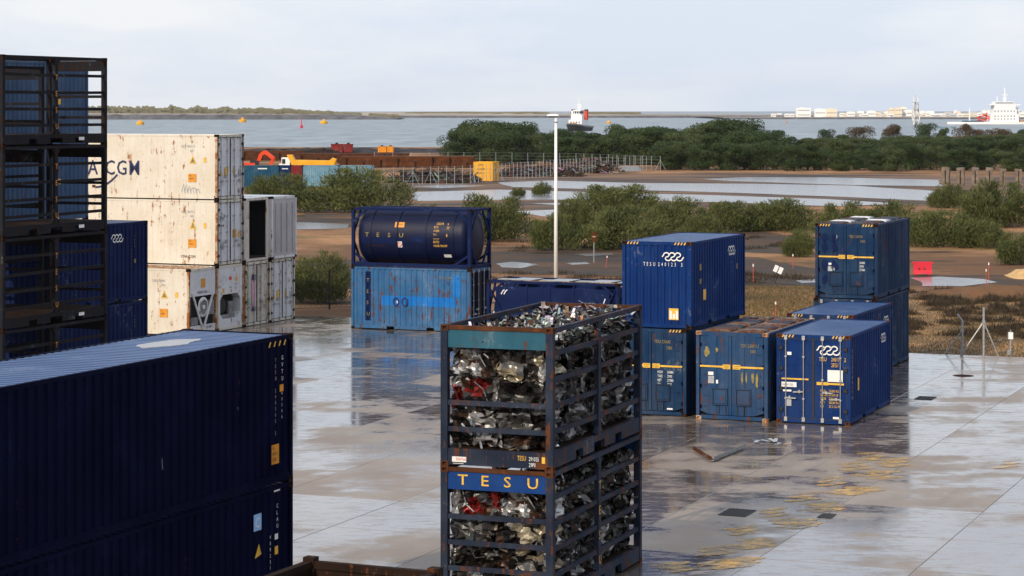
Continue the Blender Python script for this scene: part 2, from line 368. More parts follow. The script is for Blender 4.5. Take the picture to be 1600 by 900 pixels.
m, nt, b = mat('earth'); p = pos(nt)
a1 = noi(nt, p, 0.05, 6, 0.62); a2 = noi(nt, p, 0.9, 6, 0.7); a3 = noi(nt, p, 0.10, 5, 0.6, (0.35, 1.0, 1))
c = mixc(nt, ramp(nt, a1, 0.42, 0.6), (0.15, 0.078, 0.040), (0.38, 0.205, 0.10))
c = mixc(nt, ramp(nt, a3, 0.54, 0.62), c, (0.045, 0.033, 0.026))
c = mixc(nt, mul(nt, ramp(nt, a2, 0.45, 0.7), 0.5), c, (0.05, 0.04, 0.026))
g = noi(nt, p, 0.13, 4, 0.6); c = mixc(nt, mul(nt, ramp(nt, g, 0.56, 0.68), 0.6), c, (0.085, 0.085, 0.035))
nt.links.new(c, b.inputs['Base Color']); b.inputs['Roughness'].default_value = 0.9; b.inputs['Specular IOR Level'].default_value = 0.15; bump(nt, b, a2, 0.5, 0.1)
m, nt, b = mat('sandy_soil'); p = pos(nt)
a1 = noi(nt, p, 0.3, 6, 0.65); a2 = noi(nt, p, 2.5, 5, 0.7)
c = mixc(nt, ramp(nt, a1, 0.40, 0.62), (0.33, 0.17, 0.065), (0.10, 0.065, 0.035)); c = mixc(nt, mul(nt, ramp(nt, a2, 0.5, 0.7), 0.5), c, (0.05, 0.035, 0.02))
nt.links.new(c, b.inputs['Base Color']); b.inputs['Roughness'].default_value = 0.9; bump(nt, b, a2, 0.5, 0.06)
m, nt, b = mat('asphalt'); p = pos(nt)
a1 = noi(nt, p, 0.25, 6, 0.65, (0.4, 1, 1)); a2 = noi(nt, p, 6, 4, 0.7)
c = mixc(nt, ramp(nt, a1, 0.4, 0.65), (0.026, 0.021, 0.018), (0.125, 0.078, 0.05)); nt.links.new(c, b.inputs['Base Color'])
nt.links.new(mixc(nt, ramp(nt, a1, 0.42, 0.55), (0.6,) * 3, (0.9,) * 3), b.inputs['Roughness']); b.inputs['Specular IOR Level'].default_value = 0.12; bump(nt, b, a2, 0.3, 0.01)
m, nt, b = mat('mud'); p = pos(nt)
a1 = noi(nt, p, 0.12, 5, 0.6, (0.3, 1, 1))
c = mixc(nt, ramp(nt, a1, 0.42, 0.6), (0.05, 0.04, 0.036), (0.20, 0.112, 0.062)); nt.links.new(c, b.inputs['Base Color'])
b.inputs['Roughness'].default_value = 0.8; b.inputs['Specular IOR Level'].default_value = 0.2
m, nt, b = mat('still_water'); p = pos(nt)
b.inputs['Base Color'].default_value = (0.20, 0.20, 0.21, 1); b.inputs['Roughness'].default_value = 0.20; b.inputs['IOR'].default_value = 1.5
bump(nt, b, noi(nt, p, 0.8, 4, 0.6), 0.35, 0.12)
m, nt, b = mat('sea_water'); p = pos(nt)
w1 = noi(nt, p, 0.075, 5, 0.7, (1.0, 0.20, 1)); w2 = noi(nt, p, 0.010, 4, 0.55, (0.25, 1, 1))
c = mixc(nt, ramp(nt, w1, 0.40, 0.62), (0.06, 0.095, 0.12), (0.22, 0.27, 0.30))  # ripple light and dark painted into the water colour
c = mixc(nt, ramp(nt, w2, 0.4, 0.65), c, mixc(nt, 0.6, c, (0.10, 0.14, 0.165)))
nt.links.new(c, b.inputs['Base Color']); b.inputs['Roughness'].default_value = 0.32; b.inputs['IOR'].default_value = 1.33
bump(nt, b, w1, 1.0, 1.1)
m, nt, b = mat('field'); p = pos(nt)
a1 = noi(nt, p, 0.03, 6, 0.65); a2 = noi(nt, p, 0.5, 4, 0.7)
c = mixc(nt, ramp(nt, a1, 0.4, 0.62), (0.055, 0.075, 0.022), (0.10, 0.105, 0.035)); c = mixc(nt, mul(nt, a2, 0.5), c, (0.03, 0.04, 0.015))
nt.links.new(c, b.inputs['Base Color']); b.inputs['Roughness'].default_value = 0.9; bump(nt, b, a2, 0.6, 0.4)
m, nt, b = mat('spit_earth'); p = pos(nt)
a1 = noi(nt, p, 0.006, 6, 0.65, (1, 1, 6)); c = mixc(nt, ramp(nt, a1, 0.4, 0.6), (0.24, 0.20, 0.16), (0.36, 0.30, 0.24))
nt.links.new(c, b.inputs['Base Color']); b.inputs['Roughness'].default_value = 0.95
# crushed metal: colour per facet
m, nt, b = mat('crushed_metal'); ca = N(nt, 'ShaderNodeVertexColor'); ca.layer_name = 'col'; p = pos(nt)
n1 = noi(nt, p, 6, 5, 0.7)
c = mixc(nt, mul(nt, ramp(nt, n1, 0.45, 0.7), 0.6), ca.outputs['Color'], (0.05, 0.035, 0.025)); nt.links.new(c, b.inputs['Base Color'])
b.inputs['Metallic'].default_value = 0.6; nt.links.new(ramp(nt, n1, 0.2, 0.8, (0.22,) * 3 + (1,), (0.5,) * 3 + (1,)), b.inputs['Roughness'])
bump(nt, b, noi(nt, p, 9, 4, 0.6), 0.5, 0.05)
m, nt, b = mat('worn_yellow_paint'); p = pos(nt)
n1 = noi(nt, p, 2.2, 6, 0.75, (1, 1, 1)); c = mixc(nt, ramp(nt, n1, 0.42, 0.56), (0.60, 0.35, 0.065), (0.30, 0.21, 0.11)); nt.links.new(c, b.inputs['Base Color'])
b.inputs['Roughness'].default_value = 0.4; b.inputs['Specular IOR Level'].default_value = 0.3
n2 = noi(nt, p, 1.3, 9, 0.8, (1.0, 1.3, 1)); nt.links.new(ramp(nt, n2, 0.41, 0.55), b.inputs['Alpha'])

# ------------------------------------------------------------------ the ground
def sheet(name, pts, z, m, kind='structure', parent=None):
    o = MB().quad(*[(x, y, z) for x, y in pts]).build(name, m, parent)
    if kind and parent is None: tag(o, kind=kind)
    return o
def wobble(pts, amp, seg, seed=0):
    """Resample a closed outline and make it uneven."""
    out = []; n = len(pts)
    for i in range(n):
        a, b2 = Vector(pts[i]), Vector(pts[(i + 1) % n]); k = max(1, int((b2 - a).length / seg))
        for j in range(k):
            q = a.lerp(b2, j / k); d = noise.noise_vector(Vector((q.x / (seg * 2.5), q.y / (seg * 2.5), seed * 7.3)))
            out.append((q.x + d.x * amp, q.y + d.y * amp * 0.6))
    return out
# the land: one sheet to the shore
land = [(-500, -60), (500, -60), (1500, 700), (1500, 1250), (330, 1180), (210, 1010), (120, 760), (40, 650), (-40, 640), (-170, 645), (-700, 660), (-900, 300)]
sheet('ground', land, -0.06, 'earth')
o = MB(); n = len(land)
for i in range(3, 11):
    a, b2 = land[i], land[i + 1]; o.quad((*a, -0.06), (*b2, -0.06), (b2[0] * 1.01, b2[1] + 6, -2.2), (a[0] * 1.01, a[1] + 6, -2.2))
o = o.build('shore_bank', 'mud'); tag(o, kind='structure')
sheet('sea', [(-9000, 560), (14000, 560), (14000, 16000), (-9000, 16000)], -1.6, 'sea_water')
sheet('field', [(60, 560), (700, 560), (900, 1150), (340, 1160), (215, 990), (130, 750)], -0.02, 'field')

# yard paved with cast slabs
YW = R(22.0); UA = Vector((math.cos(YW), -math.sin(YW))); UB = Vector((math.sin(YW), math.cos(YW)))
yard_pts = [(-60, 20), (45, 20), (48, 86), (21.1, 96.2), (16.64, 97.9), (5.5, 105.5), (-8, 114.6), (-11, 115.8), (-45, 129), (-70, 110)]
yard = MB().prism([(x, y) for x, y in yard_pts], -0.055, -0.020).build('yard', 'bitumen'); tag(yard, kind='structure')
def inside(x, y, poly):
    r = False; n = len(poly)
    for i in range(n):
        x1, y1 = poly[i]; x2, y2 = poly[(i + 1) % n]
        if (y1 > y) != (y2 > y) and x < (x2 - x1) * (y - y1) / (y2 - y1) + x1: r = not r
    return r
SA, SB = 3.6, 4.0
def slab_mesh():
    mb = MB(); g = 0.006; a, b2 = SA / 2 - g, SB / 2 - g; c = 0.012
    lo = [(-a, -b2), (a, -b2), (a, b2), (-a, b2)]; hi = [(-a + c, -b2 + c), (a - c, -b2 + c), (a - c, b2 - c), (-a + c, b2 - c)]
    i = 0; mb.v = [(x, y, -0.016) for x, y in lo] + [(x, y, -0.004) for x, y in lo] + [(x, y, 0) for x, y in hi]
    mb.f = [(8, 9, 10, 11)] + [(k, (k + 1) % 4, 4 + (k + 1) % 4, 4 + k) for k in range(4)] + [(4 + k, 4 + (k + 1) % 4, 8 + (k + 1) % 4, 8 + k) for k in range(4)]
    mb.c = [None] * len(mb.f); return mb
cand = []
for ia in range(-40, 40):
    for ib in range(-10, 60):
        q = UA * (-11.1 + SA * (ia + 0.5)) + UB * (55.3 + SB * (ib + 0.5))
        if q.y < 30 or not inside(q.x, q.y, yard_pts): continue
        ok = all(inside(*(q + UA * (sa * SA / 2) + UB * (sb * SB / 2)), yard_pts) for sa in (-1, 1) for sb in (-1, 1))
        over = abs(q.x) / q.y - 0.222                       # 0 at the picture's side edge
        cand.append((max(0, over * q.y), ia, ib, q, ok))
cand.sort(key=lambda t: t[0])
for _, ia, ib, q, ok in cand[:296]:
    h = rnd.uniform(-0.0015, 0.0015)
    s = shared('slab', 'slab', slab_mesh, 'wet_concrete', yard, (q.x, q.y, h), -YW)
    s.rotation_euler = (rnd.uniform(-1, 1) * 0.0007, rnd.uniform(-1, 1) * 0.0007, -YW)
rest = MB()
for _, ia, ib, q, ok in cand[296:]:
    ps = [q + UA * (sa * (SA / 2 - 0.014)) + UB * (sb * (SB / 2 - 0.014)) for sa, sb in ((-1, -1), (1, -1), (1, 1), (-1, 1))]
    rest.quad(*[(v.x, v.y, 0) for v in ps])
if rest.f: tag(rest.build('slab_field', 'wet_concrete', yard), kind='stuff')
# concrete edge strip between the last slabs and the earth
edge = MB().prism([(48, 85.6), (48, 86), (21.1, 96.2), (16.64, 97.9), (5.5, 105.5), (-8, 114.6), (-11, 115.8), (-45, 129), (-45, 124.5), (-11, 111), (5, 101), (16, 94), (21, 91.8)], -0.018, -0.007).build('edge_strip', 'wet_concrete', yard)
# worn yellow paint
def patch(px, py, w, d, seed, m='worn_yellow_paint', z=0.006, ang=0.0, name='paint_mark'):
    c0 = ground(px, py); r2 = random.Random(seed); pts = []
    for k in range(14):
        t = 2 * math.pi * k / 14; rr = r2.uniform(0.9, 1.1) / max(abs(math.cos(t)), abs(math.sin(t)))
        u, v = math.cos(t) * w / 2 * rr + math.sin(t) * d * 0.4, math.sin(t) * d / 2 * rr
        pts.append((c0.x + u * math.cos(ang) - v * math.sin(ang), c0.y + u * math.sin(ang) + v * math.cos(ang)))
    return sheet(name, pts, z, m, parent=yard)
for i, (zx, zy, w) in enumerate([(1000, 395, 60), (925, 435, 50), (1085, 420, 75), (1005, 470, 95), (830, 495, 45), (905, 532, 110), (712, 558, 50),
                                 (800, 598, 100), (600, 622, 40), (690, 665, 130), (465, 695, 60), (530, 745, 110), (350, 775, 45), (415, 825, 120), (200, 842, 70), (1545, 425, 40)]):
    px, py = 980 + zx / 2.58, 560 + zy / 2.58; D = ground(px, py).y
    for j in range(3):
        patch(px + rnd.uniform(-0.4, 0.4) * w / 2.58, py + (j - 1) * 5, w / 2.58 * D / FPX * rnd.uniform(0.8, 1.4), rnd.uniform(0.5, 0.9), i * 5 + j, z=0.006 + j * 0.003, ang=-0.384)
# drain grates and a hole
def grate(px, py, w, d, label):
    g = empty('drain_grate', ground(px, py, 0.006), -YW, label, 'drain', 'drain grates in the yard')
    f = MB()
    f.box(-w / 2, w / 2, -d / 2, -d / 2 + 0.05, 0, 0.012).box(-w / 2, w / 2, d / 2 - 0.05, d / 2, 0, 0.012).box(-w / 2, -w / 2 + 0.05, -d / 2 + 0.05, d / 2 - 0.05, 0, 0.012).box(w / 2 - 0.05, w / 2, -d / 2 + 0.05, d / 2 - 0.05, 0, 0.012)
    f.build('frame', 'black_rubber', g)
    MB().box(-w / 2 + 0.05, w / 2 - 0.05, -d / 2 + 0.05, d / 2 - 0.05, 0.0005, 0.003).build('sump', 'dark_void', g)
    nb = max(4, int(w / 0.12))
    for k in range(nb):
        x = -w / 2 + 0.05 + (w - 0.1) * (k + 0.5) / nb
        shared('slat', ('slat', round(d, 2)), lambda: MB().box(-0.022, 0.022, -d / 2 + 0.05, d / 2 - 0.05, 0.003, 0.010), 'black_rubber', g, (x, 0, 0))
grate(1446, 622, 0.62, 0.9, 'dark iron drain grate in the pale wet slabs right of the blue containers')
grate(1152, 801, 0.72, 1.0, 'dark iron drain grate among the worn yellow marks at lower right')
grate(1292, 806, 0.35, 0.6, 'small dark drain grate right of the larger one among yellow marks')
h = empty('manhole', ground(1505, 587, 0.004), 0, 'rusty round manhole on the pale wet concrete near the fence posts', 'manhole')
MB().tube((0, 0, 0), (0, 0, 0.004), 0.40, n=20).build('ring', 'rust', h); MB().tube((0, 0, 0.004), (0, 0, 0.009), 0.30, n=16).build('cover', 'dark_rust', h)

# roads, tracks and standing water beyond the yard
def px_sheet(name, pts, z, m, amp=0.8, seg=3.0, seed=1, kind='structure'):
    g = [ground(x, y, z) for x, y in pts]
    return sheet(name, wobble([(v.x, v.y) for v in g], amp, seg, seed), z, m, kind)
px_sheet('road', [(380, 470), (760, 426), (960, 432), (1180, 440), (1280, 448), (1440, 446), (1700, 452), (1700, 428), (1480, 430), (1300, 426), (1180, 402), (1000, 396), (900, 384), (760, 392), (380, 420)], -0.045, 'asphalt', 1.2, 4, 2)
px_sheet('track', [(1130, 392), (1270, 398), (1270, 372), (1120, 352), (980, 348), (700, 345), (460, 340), (460, 352), (760, 362), (960, 368)], -0.046, 'asphalt', 1.2, 4, 3)
px_sheet('verge', [(1405, 600), (1720, 600), (1720, 460), (1560, 458), (1405, 462)], -0.050, 'sandy_soil', 0.5, 3, 6)
px_sheet('mudflat', [(470, 340), (700, 332), (1000, 330), (1300, 322), (1640, 322), (1640, 276), (1100, 270), (800, 276), (600, 284), (470, 300)], -0.05, 'mud', 2.0, 8, 4)
pools = [[(1096, 280), (1159, 276.5), (1300, 277), (1469, 281), (1467, 291), (1320, 289), (1145, 283)],
         [(775, 285), (860, 282), (1000, 286), (1180, 287), (1330, 290), (1462, 298), (1462, 314), (1280, 306), (1110, 300), (960, 296), (800, 292)],
         [(640, 300), (780, 296), (960, 301), (1120, 305), (1290, 311), (1420, 318), (1300, 322), (1130, 316), (960, 312), (800, 312), (645, 314)],
         [(830, 318), (920, 316), (1010, 320), (930, 323)], [(805, 330), (880, 327), (930, 333), (860, 340)], [(640, 291), (700, 288), (760, 290), (690, 294)],
         [(380, 352), (470, 347), (545, 350), (540, 357), (440, 359)], [(775, 412), (800, 409), (845, 413), (815, 419), (780, 418)], [(880, 411), (915, 409.5), (918, 412.5), (890, 413.5)],
         [(1424, 434), (1470, 432), (1535, 436), (1556, 441), (1500, 447), (1440, 447)], [(1245, 438), (1274, 436), (1276, 441), (1255, 442)], [(900, 397), (950, 395), (960, 398), (920, 400)],
         [(470, 318), (540, 314), (600, 318), (520, 324)]]
for i, pl in enumerate(pools): px_sheet('flood_water', pl, -0.035, 'still_water', 1.1 if i < 3 else 0.35, 4.0 if i < 3 else 1.5, 10 + i)
# ------------------------------------------------------------------ containers
L20, W8, L40 = 6.058, 2.438, 12.192
def frame_place(X, D, yaw, a, b, z=0.0):
    """Centre of a box given in the yaw frame of a corner point (X, D)."""
    t = R(yaw); return Vector((X + a * math.cos(t) + b * math.sin(t), D - a * math.sin(t) + b * math.cos(t), z))
def casting_mesh():
    mb = MB(); x, y, z = 0.089, 0.081, 0.059
    # box with recessed oval holes on the four upright sides
    for nx, ny, hw, dep in ((0, -1, x, y), (0, 1, x, y), (1, 0, y, x), (-1, 0, y, x)):
        n = Vector((nx, ny, 0)); u = Vector((-ny, nx, 0)); w = Vector((0, 0, 1)); o = n * dep
        out = [o + u * (su * hw) + w * (sw * z) for su, sw in ((-1, -1), (1, -1), (1, 1), (-1, 1))]
        inn = [o + u * (su * hw * 0.5) + w * (sw * z * 0.5) for su, sw in ((-1, -1), (1, -1), (1, 1), (-1, 1))]
        dee = [q - n * 0.05 for q in inn]
        for k in range(4):
            k2 = (k + 1) % 4; mb.quad(out[k], out[k2], inn[k2], inn[k]); mb.quad(inn[k], inn[k2], dee[k2], dee[k])
        mb.quad(*dee)
    mb.quad((-x, -y, z), (x, -y, z), (x, y, z), (-x, y, z)); mb.quad((-x, y, -z), (x, y, -z), (x, -y, -z), (-x, -y, -z))
    return mb
def castings(t, L, W, H, m):
    for sx in (-1, 1):
        for sy in (-1, 1):
            for z in (0.059, H - 0.059):
                shared('corner_casting', 'casting', casting_mesh, m, t, (sx * (W / 2 - 0.089 + 0.003), sy * (L / 2 - 0.081 + 0.003), z))
def corr(n_len, h, depth, pitch, flat=0.36):
    """Corrugated sheet in x (length), z (height); outer faces at y=0, inner at y=+depth (normal -y)."""
    mb = MB(); n = max(1, round(n_len / pitch)); p = n_len / n; pts = []
    for k in range(n):
        x = -n_len / 2 + k * p; pts += [(x + p * 0.07, depth), (x + p * 0.07 + p * (0.5 - flat), 0), (x + p * 0.57 + p * 0.0, 0), (x + p * 0.57 + p * (0.5 - flat), depth)]
    pts = [(-n_len / 2, depth)] + pts + [(n_len / 2, depth)]
    for (x0, y0), (x1, y1) in zip(pts, pts[1:]):
        if abs(x1 - x0) < 1e-6: continue
        mb.quad((x0, y0, 0), (x1, y1, 0), (x1, y1, h), (x0, y0, h))
    return mb
def hazard(t, L, W, H, m='yellow_mark', ends=('front',)):
    f = Face((0, -L / 2, 0), (1, 0, 0), (0, 0, 1), 0.012)
    for sx in (-1, 1):
        mb = MB()
        for k in range(4):
            a = sx * (W / 2 - 0.22 - 0.11 * k); f.add(mb, ([(-0.045, 0), (0.0, 0), (0.045, 0.085), (0.0, 0.085)], [(0, 1, 2, 3)]), a, H - 0.105)
        mb.build('hazard_stripes', m, t)
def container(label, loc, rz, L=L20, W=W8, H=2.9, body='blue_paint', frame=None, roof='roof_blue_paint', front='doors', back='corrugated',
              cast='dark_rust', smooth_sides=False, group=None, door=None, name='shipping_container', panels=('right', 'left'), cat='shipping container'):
    frame = frame or body; door = door or body
    t = empty(name, loc, rz, label, cat, group)
    k = (round(L, 2), round(W, 2), round(H, 3))
    castings(t, L, W, H, cast)
    pw = 0.11
    for sx in (-1, 1):
        for sy in (-1, 1):
            shared('corner_post', ('post',) + k, lambda: MB().box(-pw / 2, pw / 2, -pw / 2, pw / 2, 0.118, H - 0.118), frame, t, (sx * (W / 2 - pw / 2), sy * (L / 2 - pw / 2), 0))
    for sx in (-1, 1):
        shared('top_rail', ('trail',) + k, lambda: MB().box(-0.035, 0.035, -L / 2 + 0.162, L / 2 - 0.162, H - 0.09, H - 0.012), frame, t, (sx * (W / 2 - 0.036), 0, 0))
        def brail():
            mb = MB(); y0 = -L / 2 + 0.162; y1 = L / 2 - 0.162; pk = [(-1.20, -0.82), (0.82, 1.20)] if L < 7 else []
            segs = []; y = y0
            for a, b2 in pk: segs.append((y, a)); y = b2
            segs.append((y, y1))
            for a, b2 in segs: mb.box(-0.035, 0.035, a, b2, 0.05, 0.20)
            for a, b2 in pk: mb.box(-0.035, 0.035, a, b2, 0.165, 0.20); mb.box(-0.035 + 0.03, 0.035, a, b2, 0.05, 0.16) if False else None
            return mb
        shared('bottom_rail', ('brail',) + k, brail, frame, t, (sx * (W / 2 - 0.036), 0, 0))
    for sy in (-1, 1):
        shared('header', ('hdr',) + k, lambda: MB().box(-W / 2 + 0.178, W / 2 - 0.178, -0.04, 0.04, H - 0.13, H - 0.012), frame, t, (0, sy * (L / 2 - 0.042), 0))
        shared('sill', ('sill',) + k, lambda: MB().box(-W / 2 + 0.178, W / 2 - 0.178, -0.04, 0.04, 0.03, 0.15), frame, t, (0, sy * (L / 2 - 0.042), 0))
    shared('floor', ('floor',) + k, lambda: MB().box(-W / 2 + 0.08, W / 2 - 0.08, -L / 2 + 0.1, L / 2 - 0.1, 0.165, 0.20), 'dark_rust', t)
    ln = L - 2 * pw
    for s, rot, x in (('right', R(90), W / 2 - 0.012), ('left', R(-90), -W / 2 + 0.012)):
        if s not in panels: continue
        if smooth_sides:
            fn = lambda: corr(ln, H - 0.29, 0.006, 0.32, 0.47)
        else: fn = lambda: corr(ln, H - 0.29, 0.036, 0.276)
        shared('side_panel', ('side', smooth_sides) + k, fn, body, t, (x, 0, 0.20), rot)
    def roofm():
        mb = corr(ln, W - 0.142, 0.020, 0.235)
        return mb.xform(lambda x, y, z: (z - (W - 0.142) / 2, x, -y))
    shared('roof', ('roof', smooth_sides) + k, roofm, roof, t, (0, 0, H - 0.022))
    for end, sy in ((front, -1), (back, 1)):
        rot = 0 if sy < 0 else math.pi; y = sy * (L / 2)
        if end == 'corrugated':
            shared('end_panel', ('endc',) + k, lambda: corr(W - 2 * pw, H - 0.28, 0.036, 0.25), body, t, (0, y - sy * 0.012, 0.15), rot)
        elif end == 'doors': doors(t, L, W, H, door, y, rot)
        elif end == 'bulk': bulk_doors(t, L, W, H, door, y)
        elif end == 'ribbed':
            shared('end_panel', ('endr',) + k, lambda: ribbed_end(W, H), body, t, (0, y, 0), rot)
        elif end == 'open':
            MB().box(-W / 2 + pw, W / 2 - pw, -L / 2 + 1.6, -L / 2 + 1.64, 0.2, H - 0.13).build('shade_sheet', 'dark_void', t)  # black sheet added across the inside, stands for its depth of shade
    return t
def ribbed_end(W, H):
    mb = MB().box(-W / 2 + 0.11, W / 2 - 0.11, 0.02, 0.05, 0.15, H - 0.13)
    for k in range(4):
        x = -W / 2 + 0.11 + (W - 0.22) * (k + 0.5) / 4
        mb.box(x - 0.05, x + 0.05, -0.02, 0.02, 0.32, H - 0.32); mb.box(x - 0.03, x + 0.03, -0.035, -0.02, 0.36, H - 0.36)
    return mb
def doors(t, L, W, H, m, y, rot, rods=True, hw=None):
    hw = W / 2 - 0.115
    g = empty('door_end', (0, y, 0), rot) if False else None
    sg = -1 if rot == 0 else 1
    shared('gasket', ('gasket', round(W, 2), round(H, 3)), lambda: MB().box(-0.035, 0.035, 0.005, 0.028, 0.16, H - 0.14).box(-hw - 0.012, -hw + 0.012, -0.004, 0.03, 0.16, H - 0.14).box(hw - 0.012, hw + 0.012, -0.004, 0.03, 0.16, H - 0.14).box(-hw, hw, 0.0, 0.03, 0.150, 0.175).box(-hw, hw, 0.0, 0.03, H - 0.16, H - 0.135), 'black_rubber', t, (0, y, 0), rot)
    for s in (-1, 1):
        def leaf():
            mb = MB().box(0.008, hw, 0.03, 0.07, 0.155, H - 0.135)
            for z in (0.2, 0.2 + (H - 0.4) * 0.38, 0.2 + (H - 0.4) * 0.70, H - 0.2): mb.box(0.03, hw - 0.03, 0.018, 0.03, z - 0.03, z + 0.03)
            mb.box(0.008, 0.03, 0.015, 0.03, 0.155, H - 0.135).box(hw - 0.03, hw, 0.015, 0.03, 0.155, H - 0.135)
            return mb
        def leafl(): return leaf().xform(lambda x, yy, z: (-x, yy, z))
        d = shared('door', ('leaf', s, round(W, 2), round(H, 3)), leaf if s > 0 else leafl, m, t, (0, y, 0), rot)
        for x in (0.30, 0.86):
            def rod():
                mb = MB().tube((0, -0.028, 0.10), (0, -0.028, H - 0.07), 0.019, n=6)
                for z in (0.14, H - 0.11): mb.box(-0.05, 0.05, -0.05, 0.012, z - 0.07, z + 0.07)
                for z in (H * 0.28, H * 0.5, H * 0.75): mb.box(-0.035, 0.035, -0.05, 0.014, z - 0.025, z + 0.025)
                return mb
            rd = shared('lock_rod', ('rod', round(H, 3)), rod, 'galvanised', d, (s * x * hw / 1.05, 0, 0))
            z = H * (0.36 if x < 0.5 else 0.29)
            shared('handle', ('handle', x), lambda: MB().bar((0, -0.055, 0), (0.34 if x < 0.5 else -0.34, -0.05, -0.02), 0.03, 0.04).box(0.1 if x < 0.5 else -0.16, 0.16 if x < 0.5 else -0.1, -0.06, 0.012, -0.05, 0.05),
                   'galvanised', d, (s * x * hw / 1.05, 0, z), 0, False, (s, 1, 1))
        for q in range(4):
            shared('hinge', 'hinge', lambda: MB().box(-0.06, 0.06, -0.03, 0.02, -0.05, 0.05).tube((0.05, -0.03, -0.07), (0.05, -0.03, 0.07), 0.02, n=6), 'black_rubber', d, (s * (hw - 0.03), 0, 0.45 + q * (H - 0.9) / 3), 0, False, (s, 1, 1))
def bulk_doors(t, L, W, H, m, y):
    hw = W / 2 - 0.10
    for s in (-1, 1):
        def leaf():
            # vertical folds, the outer edge folds back, the bottom is cut at a slant
            prof = [(0.01, 0.02), (0.10, 0.02), (0.12, 0.0), (0.42, 0.0), (0.44, 0.025), (0.50, 0.025), (0.52, 0.0), (0.80, 0.0), (0.84, 0.02), (hw - 0.06, 0.04), (hw, 0.09)]
            mb = MB(); z1 = H - 0.12
            zb = lambda x: 0.17 + (0.12 * max(0, (x - 0.75)) / (hw - 0.75))
            for (x0, y0), (x1, y1) in zip(prof, prof[1:]):
                mb.quad((x0, y0, zb(x0)), (x1, y1, zb(x1)), (x1, y1, z1), (x0, y0, z1)); mb.quad((x0, 0.14, zb(x0)), (x1, 0.14, zb(x1)), (x1, y1, zb(x1)), (x0, y0, zb(x0)))
            for z in (0.45, 0.8, 1.15, 1.5, 1.85, 2.2, 2.5): mb.box(hw - 0.26, hw - 0.15, 0.0, 0.05, z - 0.02, z + 0.02)
            return mb
        def leafl():
            mb = leaf().xform(lambda x, yy, z: (-x, yy, z)); mb.f = [tuple(reversed(f)) for f in mb.f]; return mb
        d = shared('door', ('bleaf', s, round(H, 3)), leaf if s > 0 else leafl, m, t, (0, y, 0))
        def hatch():
            mb = MB(); a, b2, z0, z1 = 0.14, 0.66, 0.50, 1.06
            for q in ((a, b2, z1 - 0.03, z1), (a, b2, z0, z0 + 0.02), (a, a + 0.03, z0, z1), (b2 - 0.03, b2, z0, z1)): mb.box(q[0], q[1], -0.05, -0.002, q[2], q[3])
            mb.box(a + 0.06, b2 - 0.06, -0.03, -0.002, z0 + 0.05, z1 - 0.06); return mb
        shared('hatch', ('hatch', s), hatch if s > 0 else (lambda: hatch().xform(lambda x, yy, z: (-x, yy, z))), m, d)
        shared('hatch_gap', ('hatchg', s), (lambda: MB().box(0.16, 0.64, -0.012, -0.001, 0.515, 1.04)) if s > 0 else (lambda: MB().box(-0.64, -0.16, -0.012, -0.001, 0.515, 1.04)), 'black_rubber', d)
        for x in (0.20, 0.42):
            shared('chute_rib', 'chute', lambda: MB().box(-0.012, 0.012, -0.03, 0.0, 0.21, 0.46), 'black_rubber', d, (s * x, 0, 0))
        for q in range(4):
            shared('hinge', 'bhinge', lambda: MB().box(-0.07, 0.07, -0.03, 0.03, -0.06, 0.06), 'navy_paint', d, (s * (hw - 0.02), 0.06, 0.42 + q * 0.68))
def marks(t, m, fn, name='lettering'):
    mb = MB(); fn(mb); cuts = sorted(set([(0, 0)] + mb.cuts + [(len(mb.v), len(mb.f))]))
    for (v0, f0), (v1, f1) in zip(cuts, cuts[1:]):          # each plate, line of print or stripe is a part of its own
        if f1 == f0: continue
        one = MB(); one.v = mb.v[v0:v1]; one.f = [tuple(i - v0 for i in q) for q in mb.f[f0:f1]]; one.c = mb.c[f0:f1]; one.build(name, m, t)
def front_face(L): return Face((0, -L / 2 - 0.002, 0), (1, 0, 0), (0, 0, 1), 0.010)
def right_face(W): return Face((W / 2 - 0.008, 0, 0), (0, 1, 0), (0, 0, 1), 0.012)
def left_face(W): return Face((-W / 2 + 0.008, 0, 0), (0, -1, 0), (0, 0, 1), 0.012)
def rows(f, mb, a, b, strs, h, step, wide=0.9):
    for i, s in enumerate(strs): f.text(mb, s, a, b - i * step, h, wide)
def yellow_line(t, L, z, w=1.08):
    f = front_face(L)
    def y(mb):
        f.rect(mb, -w, -0.30, z - 0.03, z + 0.03); f.rect(mb, 0.30, w, z - 0.03, z + 0.03)
        f.rect(mb, -0.30, -0.04, z - 0.075, z + 0.075); f.rect(mb, 0.04, 0.30, z - 0.075, z + 0.075)
    marks(t, 'yellow_mark', y, 'warning_band')
    def k(mb):
        for a in (-0.27, 0.07):
            f.text(mb, 'CAUTION', a, z + 0.012, 0.035, 0.9); f.text(mb, '9 6 HIGH', a, z - 0.05, 0.035, 0.9)
    mb = MB(); k(mb); mb.xform(lambda x, y, zz: (x, y - 0.004, zz)); mb.build('lettering', 'black_mark', t)

# --- right-hand group -------------------------------------------------------------------------
HC = 2.9
def put(X, D, yaw, lvl=0, L=L20, dx=0.0): return frame_place(X, D, yaw, -W8 / 2 + dx, L / 2, lvl * HC)
